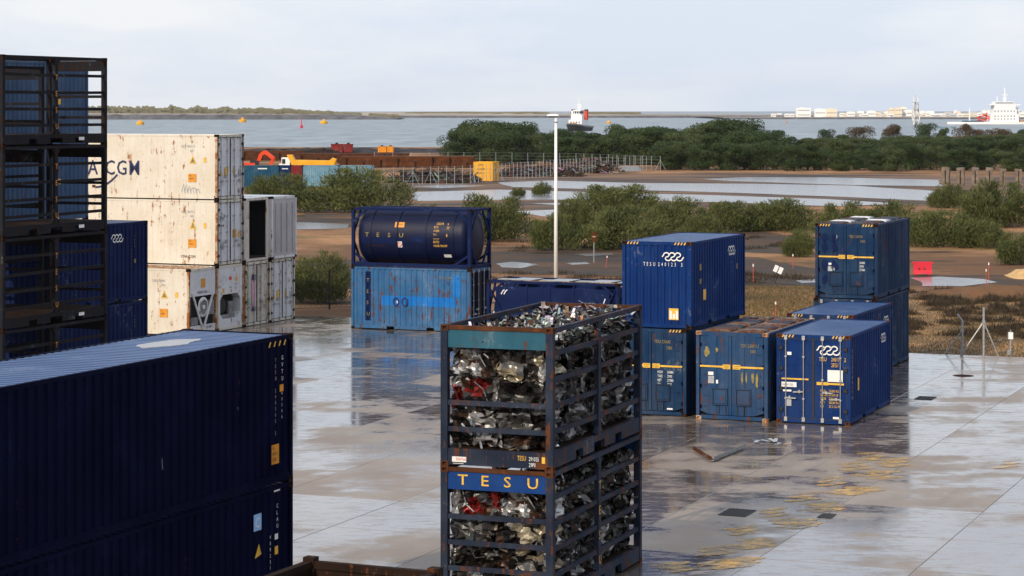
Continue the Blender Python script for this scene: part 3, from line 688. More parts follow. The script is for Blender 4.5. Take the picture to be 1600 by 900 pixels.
# bright blue container with door rods
t = container('blue container with four door rods and white wave logo, lone front box at right', put(10.90, 75.25, 21.4), -R(21.4), body='bright_blue_paint', cast='rust', group='blue containers at the right of the yard')
f = front_face(L20); hazard(t, L20, W8, HC)
marks(t, 'white_mark', lambda mb: wave_logo(f, mb, 0.12, 2.28, 0.80), 'wave_logo')
def a1(mb):
    f.text(mb, 'TESU', 0.20, 2.06, 0.13, 0.62); f.text(mb, '240178', 0.60, 2.06, 0.13, 0.62); f.text(mb, '2', 1.03, 2.06, 0.13, 0.62); f.text(mb, '2EG1', 0.60, 1.88, 0.13, 0.62)
marks(t, 'yellow_mark', a1)
def a2(mb):
    rows(f, mb, 0.24, 1.06, ['MAX', 'GROSS', 'TARE', 'NET', 'CU'], 0.085, 0.125, 0.7); rows(f, mb, 0.52, 1.06, ['30480 KG', '67200 LB', '2250 KG', '28230 KG', '33.2 CU M'], 0.085, 0.125, 0.7)
    f.rect(mb, -1.05, -0.15, 1.42, 1.47); f.rect(mb, 0.12, 0.50, 1.28, 1.38); f.rect(mb, 0.50, 1.02, 1.30, 1.36)
marks(t, 'yellow_mark', a2, 'data_table')
def a3(mb):
    f.rect(mb, 0.48, 0.98, 1.40, 1.78); f.rect(mb, -1.05, -0.55, 1.18, 1.34); f.rect(mb, -0.86, -0.72, 2.22, 2.32); f.rect(mb, 0.66, 0.86, 0.20, 0.27); f.rect(mb, -1.0, -0.72, 1.03, 1.09)
marks(t, 'white_mark', a3, 'placard')
mb = MB(); f.text(mb, 'INSPECTED', -1.02, 1.22, 0.07, 0.75); mb.xform(lambda x, y, z: (x, y - 0.004, z)); mb.build('placard_text', 'navy_mark', t)
marks(t, 'grey_mark', lambda mb: f.rect(mb, -0.93, -0.72, 0.56, 0.83), 'data_plate')
r = right_face(W8)
marks(t, 'white_mark', lambda mb: wave_logo(r, mb, 1.5, 2.28, 0.80), 'wave_logo')
marks(t, 'yellow_mark', lambda mb: (r.rect(mb, -1.95, -1.75, 1.02, 1.44), r.text(mb, 'TESU240178', -2.75, 2.30, 0.13, 0.8, True, 0.165)), 'side_lettering')
# rusty roofed bulk container in the middle of the front row
t = container('faded blue bulk container with rusty roof and yellowed doors, middle of front row', put(8.334, 76.1, 22.0), -R(22.0), body='faded_blue_paint', roof='rust_roof', front='bulk', cast='rusty_white', group='blue containers at the right of the yard')
yellow_line(t, L20, 1.76)
marks(t, 'dull_yellow_mark', lambda mb: (f.text(mb, 'TESU 230812 3', 0.30, 2.42, 0.11, 0.66), f.text(mb, '30B0', 0.62, 2.24, 0.11, 0.66)))
marks(t, 'dull_yellow_mark', lambda mb: [f.add(mb, ([(a + math.cos(q * 0.449) * w * rnd.uniform(0.55, 1.1), b2 + math.sin(q * 0.449) * h2 * rnd.uniform(0.6, 1.1)) for q in range(14)], [tuple(range(14))])) for a, b2, w, h2 in ((-0.84, 2.24, 0.10, 0.2), (-0.5, 2.3, 0.06, 0.1), (0.36, 1.40, 0.035, 0.24), (0.50, 1.42, 0.03, 0.2), (0.72, 1.45, 0.05, 0.2), (0.86, 1.36, 0.06, 0.26))], 'peeling_stain')
marks(t, 'white_mark', lambda mb: (f.rect(mb, -0.80, -0.62, 1.47, 1.58), f.rect(mb, -0.53, -0.46, 1.20, 1.32)), 'placard')
marks(t, 'grey_mark', lambda mb: f.rect(mb, -0.80, -0.60, 1.20, 1.44), 'data_plate')
for i in range(5):                         # hatch covers and puddles' frames on the roof
    for s in (-1, 1):
        shared('roof_hatch', 'rhatch', lambda: MB().box(-0.42, 0.42, -0.36, 0.36, 0, 0.05).box(-0.34, 0.34, -0.28, 0.28, 0.05, 0.07), 'rust_roof' if (i + s) % 2 else 'rusty_blue_paint', t, (s * 0.55, -2.3 + i * 1.12, HC - 0.02))
# left pair: bulk container below, corrugated blue above
t = container('blue bulk container with yellow arrow band under the corrugated one, left of front row', put(5.78, 77.45, 22.4), -R(22.4), body='worn_blue_paint', front='bulk', group='blue containers at the right of the yard')
yellow_line(t, L20, 1.66); hazard(t, L20, W8, HC)
marks(t, 'dull_yellow_mark', lambda mb: (f.text(mb, 'TESU 230642', 0.10, 2.42, 0.115, 0.66), f.text(mb, '30B0', 0.52, 2.22, 0.115, 0.66)))
marks(t, 'white_mark', lambda mb: (rows(f, mb, 0.22, 1.42, ['MGW', 'TARE', 'NET', 'CU'], 0.09, 0.135, 0.6), rows(f, mb, 0.56, 1.42, ['30480', '2900', '27580', '32.7'], 0.09, 0.135, 0.7), f.rect(mb, 0.55, 0.75, 0.22, 0.27)), 'data_table')
t = container('blue corrugated container with wave logo and number 240123, upper of left pair', put(5.95, 77.51, 22.8, 1), -R(22.8), body='bright_blue_paint', front='corrugated', cast='dark_rust', group='blue containers at the right of the yard')
hazard(t, L20, W8, HC)
marks(t, 'white_mark', lambda mb: wave_logo(f, mb, 0.20, 2.28, 0.76), 'wave_logo')
marks(t, 'white_mark', lambda mb: (f.text(mb, 'TESU', -0.46, 2.08, 0.13, 0.62, False, 0.115), f.text(mb, '240123 3', 0.06, 2.08, 0.13, 0.62, False, 0.115)))
marks(t, 'yellow_mark', lambda mb: f.rect(mb, 0.44, 0.78, 0.30, 0.68), 'data_sticker')
mb = MB(); f.rect(mb, 0.47, 0.55, 0.33, 0.60); f.rect(mb, 0.58, 0.66, 0.33, 0.50); f.rect(mb, 0.69, 0.76, 0.33, 0.60); mb.xform(lambda x, y, z: (x, y - 0.004, z)); mb.build('sticker_print', 'white_mark', t)
marks(t, 'white_mark', lambda mb: wave_logo(r, mb, 1.0, 2.25, 0.85), 'wave_logo')
marks(t, 'yellow_mark', lambda mb: r.rect(mb, -1.75, -1.45, 0.88, 1.24), 'side_sticker')
marks(t, 'dull_yellow_mark', lambda mb: (r.rect(mb, -2.15, -1.95, 1.9, 2.12), r.rect(mb, -2.15, -1.95, 1.45, 1.62), r.rect(mb, 2.0, 2.12, 1.7, 1.9)), 'side_lettering')
# second row: plain blue container
t = container('plain blue container in second row behind the one with door rods', put(12.115, 82.815, 22.4), -R(22.4), body='blue_paint', cast='rust', group='blue containers at the right of the yard')
hazard(t, L20, W8, HC)
marks(t, 'white_mark', lambda mb: wave_logo(r, mb, 1.55, 2.2, 0.8), 'wave_logo')
marks(t, 'orange_mark', lambda mb: r.rect(mb, 2.1, 2.35, 0.55, 0.95), 'side_sticker')
# third row: bulk pair
t = container('grey blue container under the bulk box, lower of the rear right pair', put(13.97, 89.65, 21.6), -R(21.6), body='worn_blue_paint', group='blue containers at the right of the yard')
t = container('blue bulk container with dark paint blotches on its door, upper of rear right pair', put(14.03, 89.62, 21.3, 1), -R(21.3), body='worn_blue_paint', roof='rusty_blue_paint', front='bulk', cast='dark_rust', group='blue containers at the right of the yard')
yellow_line(t, L20, 1.62); hazard(t, L20, W8, HC)
def blotch(mb):
    for a, b2, q in ((-0.82, 2.36, 1), (-0.44, 2.34, 2), (-0.82, 1.98, 3), (-0.44, 1.98, 4), (-0.84, 1.28, 5), (-0.46, 1.26, 6), (-0.84, 0.75, 7)):
        r2 = random.Random(q); pts = [(a + math.cos(k * 0.524) * 0.15 * r2.uniform(0.45, 1.3), b2 + math.sin(k * 0.524) * 0.18 * r2.uniform(0.5, 1.4)) for k in range(12)]
        f.add(mb, (pts, [tuple(range(12))]))
marks(t, 'deep_blue_paint', blotch, 'paint_blotch')
marks(t, 'dull_yellow_mark', lambda mb: (f.text(mb, 'TESU 230034', 0.12, 2.36, 0.11, 0.62), f.text(mb, '30B0', 0.55, 2.18, 0.11, 0.62)))
marks(t, 'white_mark', lambda mb: (rows(f, mb, 0.52, 1.36, ['30480', '2900', '27580', '32.7'], 0.09, 0.135, 0.7), f.rect(mb, -0.70, -0.58, 1.30, 1.38), f.rect(mb, -0.50, -0.45, 1.10, 1.22), f.add(mb, text2d(')'), -0.40, 2.34, 0.14, 0.16)), 'data_table')
marks(t, 'grey_mark', lambda mb: f.rect(mb, -0.72, -0.54, 1.06, 1.26), 'data_plate')
for i in range(5):
    for s in (-1, 1):
        shared('roof_hatch', 'rhatch', None, 'rusty_blue_paint' if (i + s) % 3 else 'white_door_paint', t, (s * 0.58, -2.3 + i * 1.12, HC - 0.02))

# --- foreground long containers ---------------------------------------------------------------
CX, CD, CY = -9.068, 34.77, 22.93
locC = lambda lvl: frame_place(CX, CD, CY, -W8 / 2, L40 / 2, lvl * HC)
for lvl, lab in ((1, 'long dark navy container with ribbed sky-lit roof, upper one in the foreground'), (0, 'long dark navy container beneath the ribbed roof one in the foreground')):
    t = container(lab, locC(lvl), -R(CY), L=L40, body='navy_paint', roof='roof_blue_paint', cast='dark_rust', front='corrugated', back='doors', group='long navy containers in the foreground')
    r = right_face(W8)
    if lvl:
        MB().prism([(math.cos(q * 0.314) * 0.40 * rnd.uniform(0.8, 1.1) - 0.1, 3.6 + math.sin(q * 0.314) * 0.95 * rnd.uniform(0.8, 1.1)) for q in range(20)], HC - 0.03, HC - 0.018).build('roof_puddle', 'still_water', t)
        marks(t, 'grey_mark', lambda mb: [r.add(mb, ribbon([(y, z), (y + 0.02, z - h2)], 0.012)) for y, z, h2 in ((1.2, 1.1, 0.20), (3.9, 1.7, 0.06))], 'scrape')
        marks(t, 'yellow_mark', lambda mb: [r.add(mb, ([(-0.05, 0), (0, 0), (0.06, 0.10), (0.01, 0.10)], [(0, 1, 2, 3)]), 5.15 + q * 0.2, 2.70) for q in range(4)], 'hazard_stripes')
        marks(t, 'white_mark', lambda mb: (r.text(mb, 'GVTU', 5.62, 2.42, 0.085, 0.9, True, 0.135), r.text(mb, '40306', 5.62, 1.74, 0.06, 0.9, True, 0.115)))
        marks(t, 'grey_mark', lambda mb: r.text(mb, 'TESU 240365 2', 5.36, 2.40, 0.075, 0.8, True, 0.118), 'side_lettering')
        marks(t, 'orange_mark', lambda mb: (r.rect(mb, 5.22, 5.52, 0.42, 0.80), r.rect(mb, 5.55, 5.70, 1.80, 1.94)), 'side_sticker')
        mb = MB(); rows(r, mb, 5.25, 0.70, ['9 6', 'HIGH', 'CUBE'], 0.07, 0.11, 0.7); mb.xform(lambda x, y, z: (x + 0.004, y, z)); mb.build('sticker_print', 'black_mark', t)
    else:
        marks(t, 'light_blue_mark', lambda mb: r.rect(mb, 4.52, 4.82, 2.14, 2.46), 'carrier_emblem')
        mb = MB(); r.text(mb, 'C', 4.57, 2.20, 0.20, 0.95); mb.xform(lambda x, y, z: (x + 0.004, y, z)); mb.build('emblem_letter', 'white_mark', t)
        marks(t, 'yellow_mark', lambda mb: (r.add(mb, ([(0, 0), (0.26, 0.05), (0.16, 0.26)], [(0, 1, 2)]), 4.56, 1.62), r.rect(mb, 5.35, 5.48, 1.56, 1.72)), 'warning_triangle')
        marks(t, 'white_mark', lambda mb: (r.text(mb, 'CLAU', 5.42, 2.46, 0.08, 0.9, True, 0.13), r.text(mb, '408231', 5.15, 1.90, 0.07, 0.9, True, 0.12), r.rect(mb, 5.35, 5.48, 1.85, 1.96), r.rect(mb, 5.32, 5.56, 2.78, 2.81)))

# --- flat-sided open racks ----------------------------------------------------------------------
def rack(label, loc, rz, H=2.9, post='rack_blue_paint', bar='rack_blue_paint', head='teal_paint', front_bars=(0.77, 1.31), side_bars=(0.77, 1.30, 1.83, 2.36), group=None,
         header_text=None, post_text=None, cast='rust', text_mat='yellow_mark', left_bars=True):
    t = empty('scrap_rack', loc, rz, label, 'container rack', group); L, W = L20, W8; k = (round(H, 2),)
    castings(t, L, W, H, cast)
    for sx in (-1, 1):
        for sy in (-1, 1): shared('corner_post', ('rpost',) + k, lambda: MB().box(-0.075, 0.075, -0.075, 0.075, 0.118, H - 0.118), post, t, (sx * (W / 2 - 0.075), sy * (L / 2 - 0.075), 0))
        shared('top_rail', 'rtrail', lambda: MB().box(-0.045, 0.045, -L / 2 + 0.162, L / 2 - 0.162, -0.11, -0.01), bar, t, (sx * (W / 2 - 0.048), 0, H))
        def base():
            mb = MB()
            for a, b2 in ((-L / 2 + 0.162, -1.55), (-1.1, -0.35), (0.35, 1.1), (1.55, L / 2 - 0.162)): mb.box(-0.04, 0.04, a, b2, 0.06, 0.34)
            for a, b2 in ((-1.55, -1.1), (-0.35, 0.35), (1.1, 1.55)): mb.box(-0.04, 0.04, a, b2, 0.24, 0.34)
            mb.box(-0.06, 0.04, -L / 2 + 0.162, L / 2 - 0.162, 0.34, 0.38); return mb
        shared('base_beam', 'rbase', base, post, t, (sx * (W / 2 - 0.05), 0, 0))
        def midp():
            mb = MB().box(-0.05, 0.05, -0.085, 0.085, 0.38, H - 0.11)
            for z, d in ((H - 0.11, -1), (0.38, 1)):
                for s2 in (-1, 1): mb.prism([(0, 0), (0.10, 0), (0, 0.16)] if s2 > 0 else [(0, 0), (0, 0.16), (-0.10, 0)], -0.045, 0.045) if False else mb.bar((0, s2 * 0.085, z + d * 0.16), (0, s2 * 0.20, z + d * 0.02), 0.08, 0.05)
            return mb
        shared('middle_post', ('rmid',) + k, midp, post, t, (sx * (W / 2 - 0.05), 0, 0))
        for i, z in enumerate(side_bars if (sx > 0 or left_bars) else ()):
            for sy in (-1, 1):
                b2 = shared('side_bar', 'rsbar', lambda: MB().box(-0.03, 0.03, -1.40, 1.40, -0.05, 0.05), bar, t, (sx * (W / 2 - 0.06), sy * 1.485, z * H / 2.9))
                b2.rotation_euler = (rnd.uniform(-0.012, 0.012), 0, 0)
    for sy in (-1, 1):
        shared('header', 'rhead', lambda: MB().box(-W / 2 + 0.15, W / 2 - 0.15, -0.03, 0.03, -0.46, -0.10), head if sy < 0 else ('rack_dark_paint' if bar == 'rack_dark_paint' else 'header_blue_paint'), t, (0, sy * (L / 2 - 0.06), H))
        shared('header_rail', 'rhrail', lambda: MB().box(-W / 2 + 0.178, W / 2 - 0.178, -0.04, 0.04, -0.095, -0.01), 'rust' if bar != 'rack_dark_paint' else bar, t, (0, sy * (L / 2 - 0.05), H))
        shared('base_plate', 'rplate', lambda: MB().box(-W / 2 + 0.15, W / 2 - 0.15, -0.035, 0.035, 0.04, 0.37), post, t, (0, sy * (L / 2 - 0.055), 0))
        if sy < 0:
            for z in front_bars: shared('end_bar', 'rebar', lambda: MB().box(-W / 2 + 0.15, W / 2 - 0.15, -0.03, 0.03, -0.05, 0.05), bar, t, (0, sy * (L / 2 - 0.06), z * H / 2.9))
        else:
            for z in (0.9, 1.6): shared('end_bar', 'rebar', lambda: MB().box(-W / 2 + 0.15, W / 2 - 0.15, -0.03, 0.03, -0.05, 0.05), bar, t, (0, sy * (L / 2 - 0.06), z * H / 2.9))
    shared('floor', 'rfloor', lambda: MB().box(-W / 2 + 0.12, W / 2 - 0.12, -L / 2 + 0.12, L / 2 - 0.12, 0.30, 0.375), 'dark_rust', t)
    ff = Face((0, -L20 / 2 + 0.02, 0), (1, 0, 0), (0, 0, 1), 0.005)
    if header_text: [marks(t, 'yellow_mark', lambda mb: ff.text(mb, ch, -0.85 + i * 0.50, H - 0.36, 0.22, 1.25, bold=True), 'letter') for i, ch in enumerate('TESU')]
    if post_text:
        rf = Face((W8 / 2, 0, 0), (0, 1, 0), (0, 0, 1), 0.005)
        marks(t, text_mat, lambda mb: [rf.text(mb, ch, -0.075, H - 0.80 - i * 0.53 * H / 2.9, 0.19, 0.95) for i, ch in enumerate('TESU')], 'post_lettering')
    return t, ff
RX, RD, RY = 0.82, 46.98, 20.4
rl = lambda lvl: frame_place(RX, RD, RY, -W8 / 2, L20 / 2, lvl * HC)
t, ff = rack('open steel rack with teal header full of crushed scrap, upper one in the foreground', rl(1), -R(RY), group='open scrap racks in the foreground')
marks(t, 'yellow_mark', lambda mb: ff.text(mb, 'TESU', 0.45, 0.20, 0.10, 0.62))
marks(t, 'white_mark', lambda mb: (ff.text(mb, '291025', 0.70, 0.20, 0.085, 0.62), ff.text(mb, '29P0', 0.70, 0.08, 0.085, 0.62), ff.rect(mb, -0.97, -0.66, 0.10, 0.21), ff.rect(mb, -0.95, -0.72, 0.065, 0.075)), 'number_plate')
marks(t, 'yellow_mark', lambda mb: ff.rect(mb, 0.98, 1.05, 0.16, 0.29), 'check_digit_box')
mb = MB(); ff.text(mb, 'RENTAL', -0.88, 0.13, 0.06, 0.75); mb.xform(lambda x, y, z: (x, y - 0.004, z)); mb.build('plate_print', 'red_mark', t)
t, ff = rack('open steel rack with yellow letters on its blue header, lower one in the foreground', rl(0), -R(RY), head='header_blue_paint', front_bars=(0.82, 1.35, 1.88), header_text=True, post_text=True, group='open scrap racks in the foreground')
rfc = Face((W8 / 2 + 0.0, 0, 0), (0, 1, 0), (0, 0, 1), 0.006)
for q in (0, 1):
    pass
# rusty low bin whose rim shows at the bottom edge
t = empty('scrap_bin', frame_place(-3.30, 38.2, 24.0, 1.15, -3.0), -R(24.0), 'dark rusty open bin whose rim shows at the bottom edge of the yard', 'bin')
for n2, q in (('end_wall', (-1.15, 1.15, 2.94, 3.0)), ('end_wall', (-1.15, 1.15, -3.0, -2.94)), ('side_wall', (-1.15, -1.09, -2.94, 2.94)), ('side_wall', (1.09, 1.15, -2.94, 2.94))): MB().box(*q, 0.1, 2.76).build(n2, 'dark_rust', t)
for n2, q in (('rim', (-1.18, 1.18, 2.91, 3.03)), ('rim', (-1.18, 1.18, -3.03, -2.91)), ('rim', (-1.2, -1.06, -2.91, 2.91)), ('rim', (1.06, 1.2, -2.91, 2.91))): MB().box(*q, 2.71, 2.83).build(n2, 'dark_rust', t)
for sx in (-1, 1):
    for sy in (-1, 1): MB().box(sx * 1.13 - 0.1, sx * 1.13 + 0.1, sy * 2.98 - 0.09, sy * 2.98 + 0.09, 0, 2.89).build('corner_post', 'dark_rust', t)
MB().box(-1.09, 1.09, -2.94, 2.94, 0.1, 0.16).build('floor', 'dark_rust', t)

# --- crushed metal bales in the racks -------------------------------------------------------------
SCRAP = [(0.85, 0.84, 0.82)] * 3 + [(0.34, 0.34, 0.34)] * 5 + [(0.12, 0.12, 0.12)] * 6 + [(0.45, 0.36, 0.25)] * 2 + [(0.06, 0.028, 0.016)] * 4 + [(0.010, 0.010, 0.011)] * 17  # the many near-black entries paint the shade of gaps onto facets
def crumple(seed, sx, sy, sz, tint=None, n=9):
    r2 = random.Random(seed); mb = MB(); off = Vector((seed * 13.7, seed * 5.1, 0))
    # six faces of a box, each a grid pushed in and out by folds
    def disp(p, nrm):
        q = Vector(p) * 3.0 + off
        v = noise.voronoi(q * 1.1)[0]; f1 = v[1] - v[0]
        d = (f1 - 0.25) * 0.26 + noise.noise(q * 1.3) * 0.16 + abs(noise.noise(q * 4.3)) * 0.08
        j = noise.noise_vector(q * 2.3) * 0.06
        return Vector(p) + Vector(nrm) * (d - 0.06) + j
    for ax, sg in ((0, 1), (0, -1), (1, 1), (1, -1), (2, 1), (2, -1)):
        nrm = [0, 0, 0]; nrm[ax] = sg; a, b2 = [i for i in range(3) if i != ax]; S = (sx, sy, sz); g = []
        for i in range(n + 1):
            for j in range(n + 1):
                p = [0, 0, 0]; p[ax] = sg * S[ax] / 2; p[a] = (i / n - 0.5) * S[a]; p[b2] = (j / n - 0.5) * S[b2]
                g.append(disp(p, nrm))
        for i in range(n):
            for j in range(n):
                qs = [g[i * (n + 1) + j], g[(i + 1) * (n + 1) + j], g[(i + 1) * (n + 1) + j + 1], g[i * (n + 1) + j + 1]]
                cc = sum(qs, Vector()) / 4; v = noise.cell(cc * 3.2 + off); 
                base = SCRAP[int(abs(noise.cell(cc * 3.1 + off * 1.3)) * 997) % len(SCRAP)]
                if tint and noise.noise(cc * 2.4 + off) > 0.12: base = tint
                w = 0.75 + 0.5 * r2.random(); mb.col = tuple(min(1, x * w) for x in base)
                mb.quad(qs[0], qs[1], qs[2]); mb.quad(qs[0], qs[2], qs[3])
    for k in range(5):                                       # bent pipes and bars pressed into the bale
        ax = r2.randrange(3); sg = r2.choice((-1, 1)); S = (sx, sy, sz); p = Vector([r2.uniform(-0.45, 0.45) * S[i] for i in range(3)]); p[ax] = sg * (S[ax] / 2 - 0.01)
        mb.col = r2.choice([(0.6, 0.6, 0.6), (0.10, 0.045, 0.02), (0.3, 0.3, 0.32), (0.04, 0.04, 0.045)])
        for q in range(2):
            d = Vector([r2.uniform(-1, 1) for _ in range(3)]); d[ax] *= 0.12; d.normalize(); e = p + d * r2.uniform(0.15, 0.35); mb.tube(p, e, 0.014, n=5); p = e
    # loose strips and plates sticking out of the skin
    for k in range(46):
        ax = r2.randrange(3); sg = r2.choice((-1, 1)); S = (sx, sy, sz); p = [r2.uniform(-0.48, 0.48) * S[i] for i in range(3)]; p[ax] = sg * (S[ax] / 2 + r2.uniform(-0.06, 0.03))
        d = Vector([r2.uniform(-1, 1) for _ in range(3)]); d[ax] *= 0.3; d.normalize(); e = d.orthogonal().normalized(); ln, w = r2.uniform(0.08, 0.32), r2.uniform(0.02, 0.09)
        p = Vector(p); base = r2.choice(SCRAP); mb.col = tint if (tint and r2.random() < 0.5) else tuple(min(1, x * r2.uniform(0.8, 1.35)) for x in base)
        m1 = p + d * ln * 0.5 + Vector([r2.uniform(-0.04, 0.04) for _ in range(3)]); q = p + d * ln
        mb.quad(p - e * w / 2, p + e * w / 2, m1 + e * w / 2, m1 - e * w / 2); mb.quad(m1 - e * w / 2, m1 + e * w / 2, q + e * w * 0.3, q - e * w * 0.3)
    return mb
TINT = {4: (0.30, 0.022, 0.02), 5: (0.50, 0.44, 0.32), 6: (0.62, 0.62, 0.63)}
for i in range(7):
    mb = crumple(i + 1, 1.04, 1.10, 0.72, TINT.get(i), 12)
    for dim, q in ((0, 0.80), (1, 0.32)):  # dimmer copies carry the shade of the side rows in their colour
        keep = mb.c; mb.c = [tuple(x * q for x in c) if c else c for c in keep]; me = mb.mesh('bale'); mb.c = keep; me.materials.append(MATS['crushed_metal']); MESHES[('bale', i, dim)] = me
ROWN = ['bottom', 'middle', 'top']
HUE = ['grey', 'mixed grey', 'dark grey', 'brownish grey', 'red flecked', 'tan', 'silver']
for lvl, rn in ((1, 'upper'), (0, 'lower')):
    for row in range(3):
        for col in range(5):
            for side in (1, -1):
                if side < 0 and col > 0 and not (lvl == 1 and row == 2): continue
                v = rnd.choice([0, 1, 2, 3, 0, 1, 2, 6])
                if side < 0 and col == 0: v = {(1, 1): 4, (1, 0): 6, (0, 2): 4, (0, 0): 1, (1, 2): 6, (0, 1): 2}[(lvl, row)]
                if side > 0 and col == 0: v = {(1, 1): 0, (1, 0): 2, (0, 2): 6, (0, 1): 5, (0, 0): 3, (1, 2): 5}[(lvl, row)]
                a = -W8 / 2 + side * 0.53 - (0.05 if side > 0 else 0); b2 = 0.72 + col * 1.15
                p = frame_place(RX, RD, RY, a + rnd.uniform(-0.03, 0.03), b2 + rnd.uniform(-0.04, 0.04), lvl * HC + 0.78 + row * 0.72)
                if lvl == 1 and row == 2: p.z -= 0.06
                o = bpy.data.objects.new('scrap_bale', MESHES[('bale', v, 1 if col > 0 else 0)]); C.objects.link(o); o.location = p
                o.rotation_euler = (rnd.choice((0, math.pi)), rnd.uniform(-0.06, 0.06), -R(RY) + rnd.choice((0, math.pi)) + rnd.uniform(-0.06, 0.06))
                sd = 'right side' if side > 0 else 'left side'
                tag(o, f'{HUE[v]} crushed bale, {ROWN[row]} layer of {rn} rack, {ORD[col]} from front, {sd}', 'scrap bale', 'crushed metal bales in the foreground racks')
# loose scrap on top of the upper rack
mb = MB(); r2 = random.Random(5)
for k in range(2300):
    a, b2 = r2.uniform(-1.08, 1.08), r2.uniform(-2.85, 2.85); heap = 0.26 + 0.16 * noise.noise(Vector((a, b2 * 0.7, 3))) + 0.10 * (b2 / 2.85)
    z = 2.50 + max(0.05, heap) * r2.uniform(0.3, 1.0); p = Vector((a, b2, z)); d = Vector((r2.uniform(-1, 1), r2.uniform(-1, 1), r2.uniform(-0.35, 0.5))).normalized(); e = d.cross(Vector((0, 0, 1))).normalized()
    ln, w = r2.uniform(0.05, 0.26), r2.uniform(0.02, 0.12); base = r2.choice(SCRAP + [(0.5, 0.48, 0.45)] * 8 + [(0.16, 0.07, 0.03)] * 4); mb.col = tuple(min(1, x * r2.uniform(0.8, 1.3)) for x in base)
    u = Vector((0, 0, r2.uniform(-0.05, 0.05))); m1 = p + d * ln * 0.5 + u
    mb.quad(p - e * w / 2, p + e * w / 2, m1 + e * w / 2, m1 - e * w / 2); mb.quad(m1 - e * w / 2, m1 + e * w / 2, p + d * ln + e * w * 0.4, p + d * ln - e * w * 0.4)
o = mb.build('loose_scrap', 'crushed_metal', None, False, rl(1)); o.rotation_euler = (0, 0, -R(RY)); tag(o, 'loose shredded metal scrap heaped on top of the upper rack', 'scrap', kind='stuff')
# --- sky blue container with tank container on it ----------------------------------------------
BX, BD, BY = -1.90, 106.56, 22.5
t = container('sky blue rusty corrugated container with brighter band, under the tank container', frame_place(BX, BD, BY, -L20 / 2, W8 / 2), -R(BY) + R(90), body='sky_blue_paint', door='navy_paint', frame='sky_blue_paint', cast='dark_rust', roof='rust_roof')
lf = left_face(W8)
def on_ribs(t, u0, u1, z0, z1, m, name):
    mb = corr(L20 - 0.22, 1.0, 0.036, 0.276); keep = [f for f in mb.f if u0 <= sum(mb.v[i][0] for i in f) / 4 <= u1]
    new = MB(); [new.quad(*[(mb.v[i][0], mb.v[i][1] - 0.004, z0 + mb.v[i][2] * (z1 - z0)) for i in f]) for f in keep]; mb = new
    o = mb.build(name, m, t, loc=(-W8 / 2 + 0.012, 0, 0)); o.rotation_euler = (0, 0, R(-90))
on_ribs(t, -1.55, 2.3, 1.14, 1.58, 'bright_band_paint', 'painted_band')
on_ribs(t, 2.15, 2.5, 1.62, 2.6, 'bright_band_paint', 'painted_stripe')
on_ribs(t, -2.30, -1.98, 0.4, 2.68, 'deep_blue_paint', 'dark_stripe')
for i, ch in enumerate('TESU'): marks(t, 'dull_yellow_mark', lambda mb: lf.add(mb, text2d(ch), -2.23, 2.20 - i * 0.52, 0.17, 0.17, 1.8), 'letter')
def rings(mb):
    for a in (-0.72, -0.28):
        lf.add(mb, ribbon([(a + math.cos(q * 0.3307) * 0.13, 1.32 + math.sin(q * 0.3307) * 0.18) for q in range(20)], 0.075), k=1.8)
marks(t, 'navy_mark', rings, 'ring_emblem')
marks(t, 'white_mark', lambda mb: lf.rect(mb, -0.68, -0.63, 1.25, 1.36, 2.2), 'worn_spot')
marks(t, 'dull_yellow_mark', lambda mb: (lf.text(mb, 'TESU 210449', 1.45, 2.42, 0.12, 0.75),))
for ch, a, b2, h2 in (('0', 1.88, 2.16, 0.17), ('K', -2.55, 2.5, 0.17), ('4', 2.36, 2.40, 0.14)): marks(t, 'navy_mark', lambda mb: lf.text(mb, ch, a, b2, h2, 0.85), 'letter')

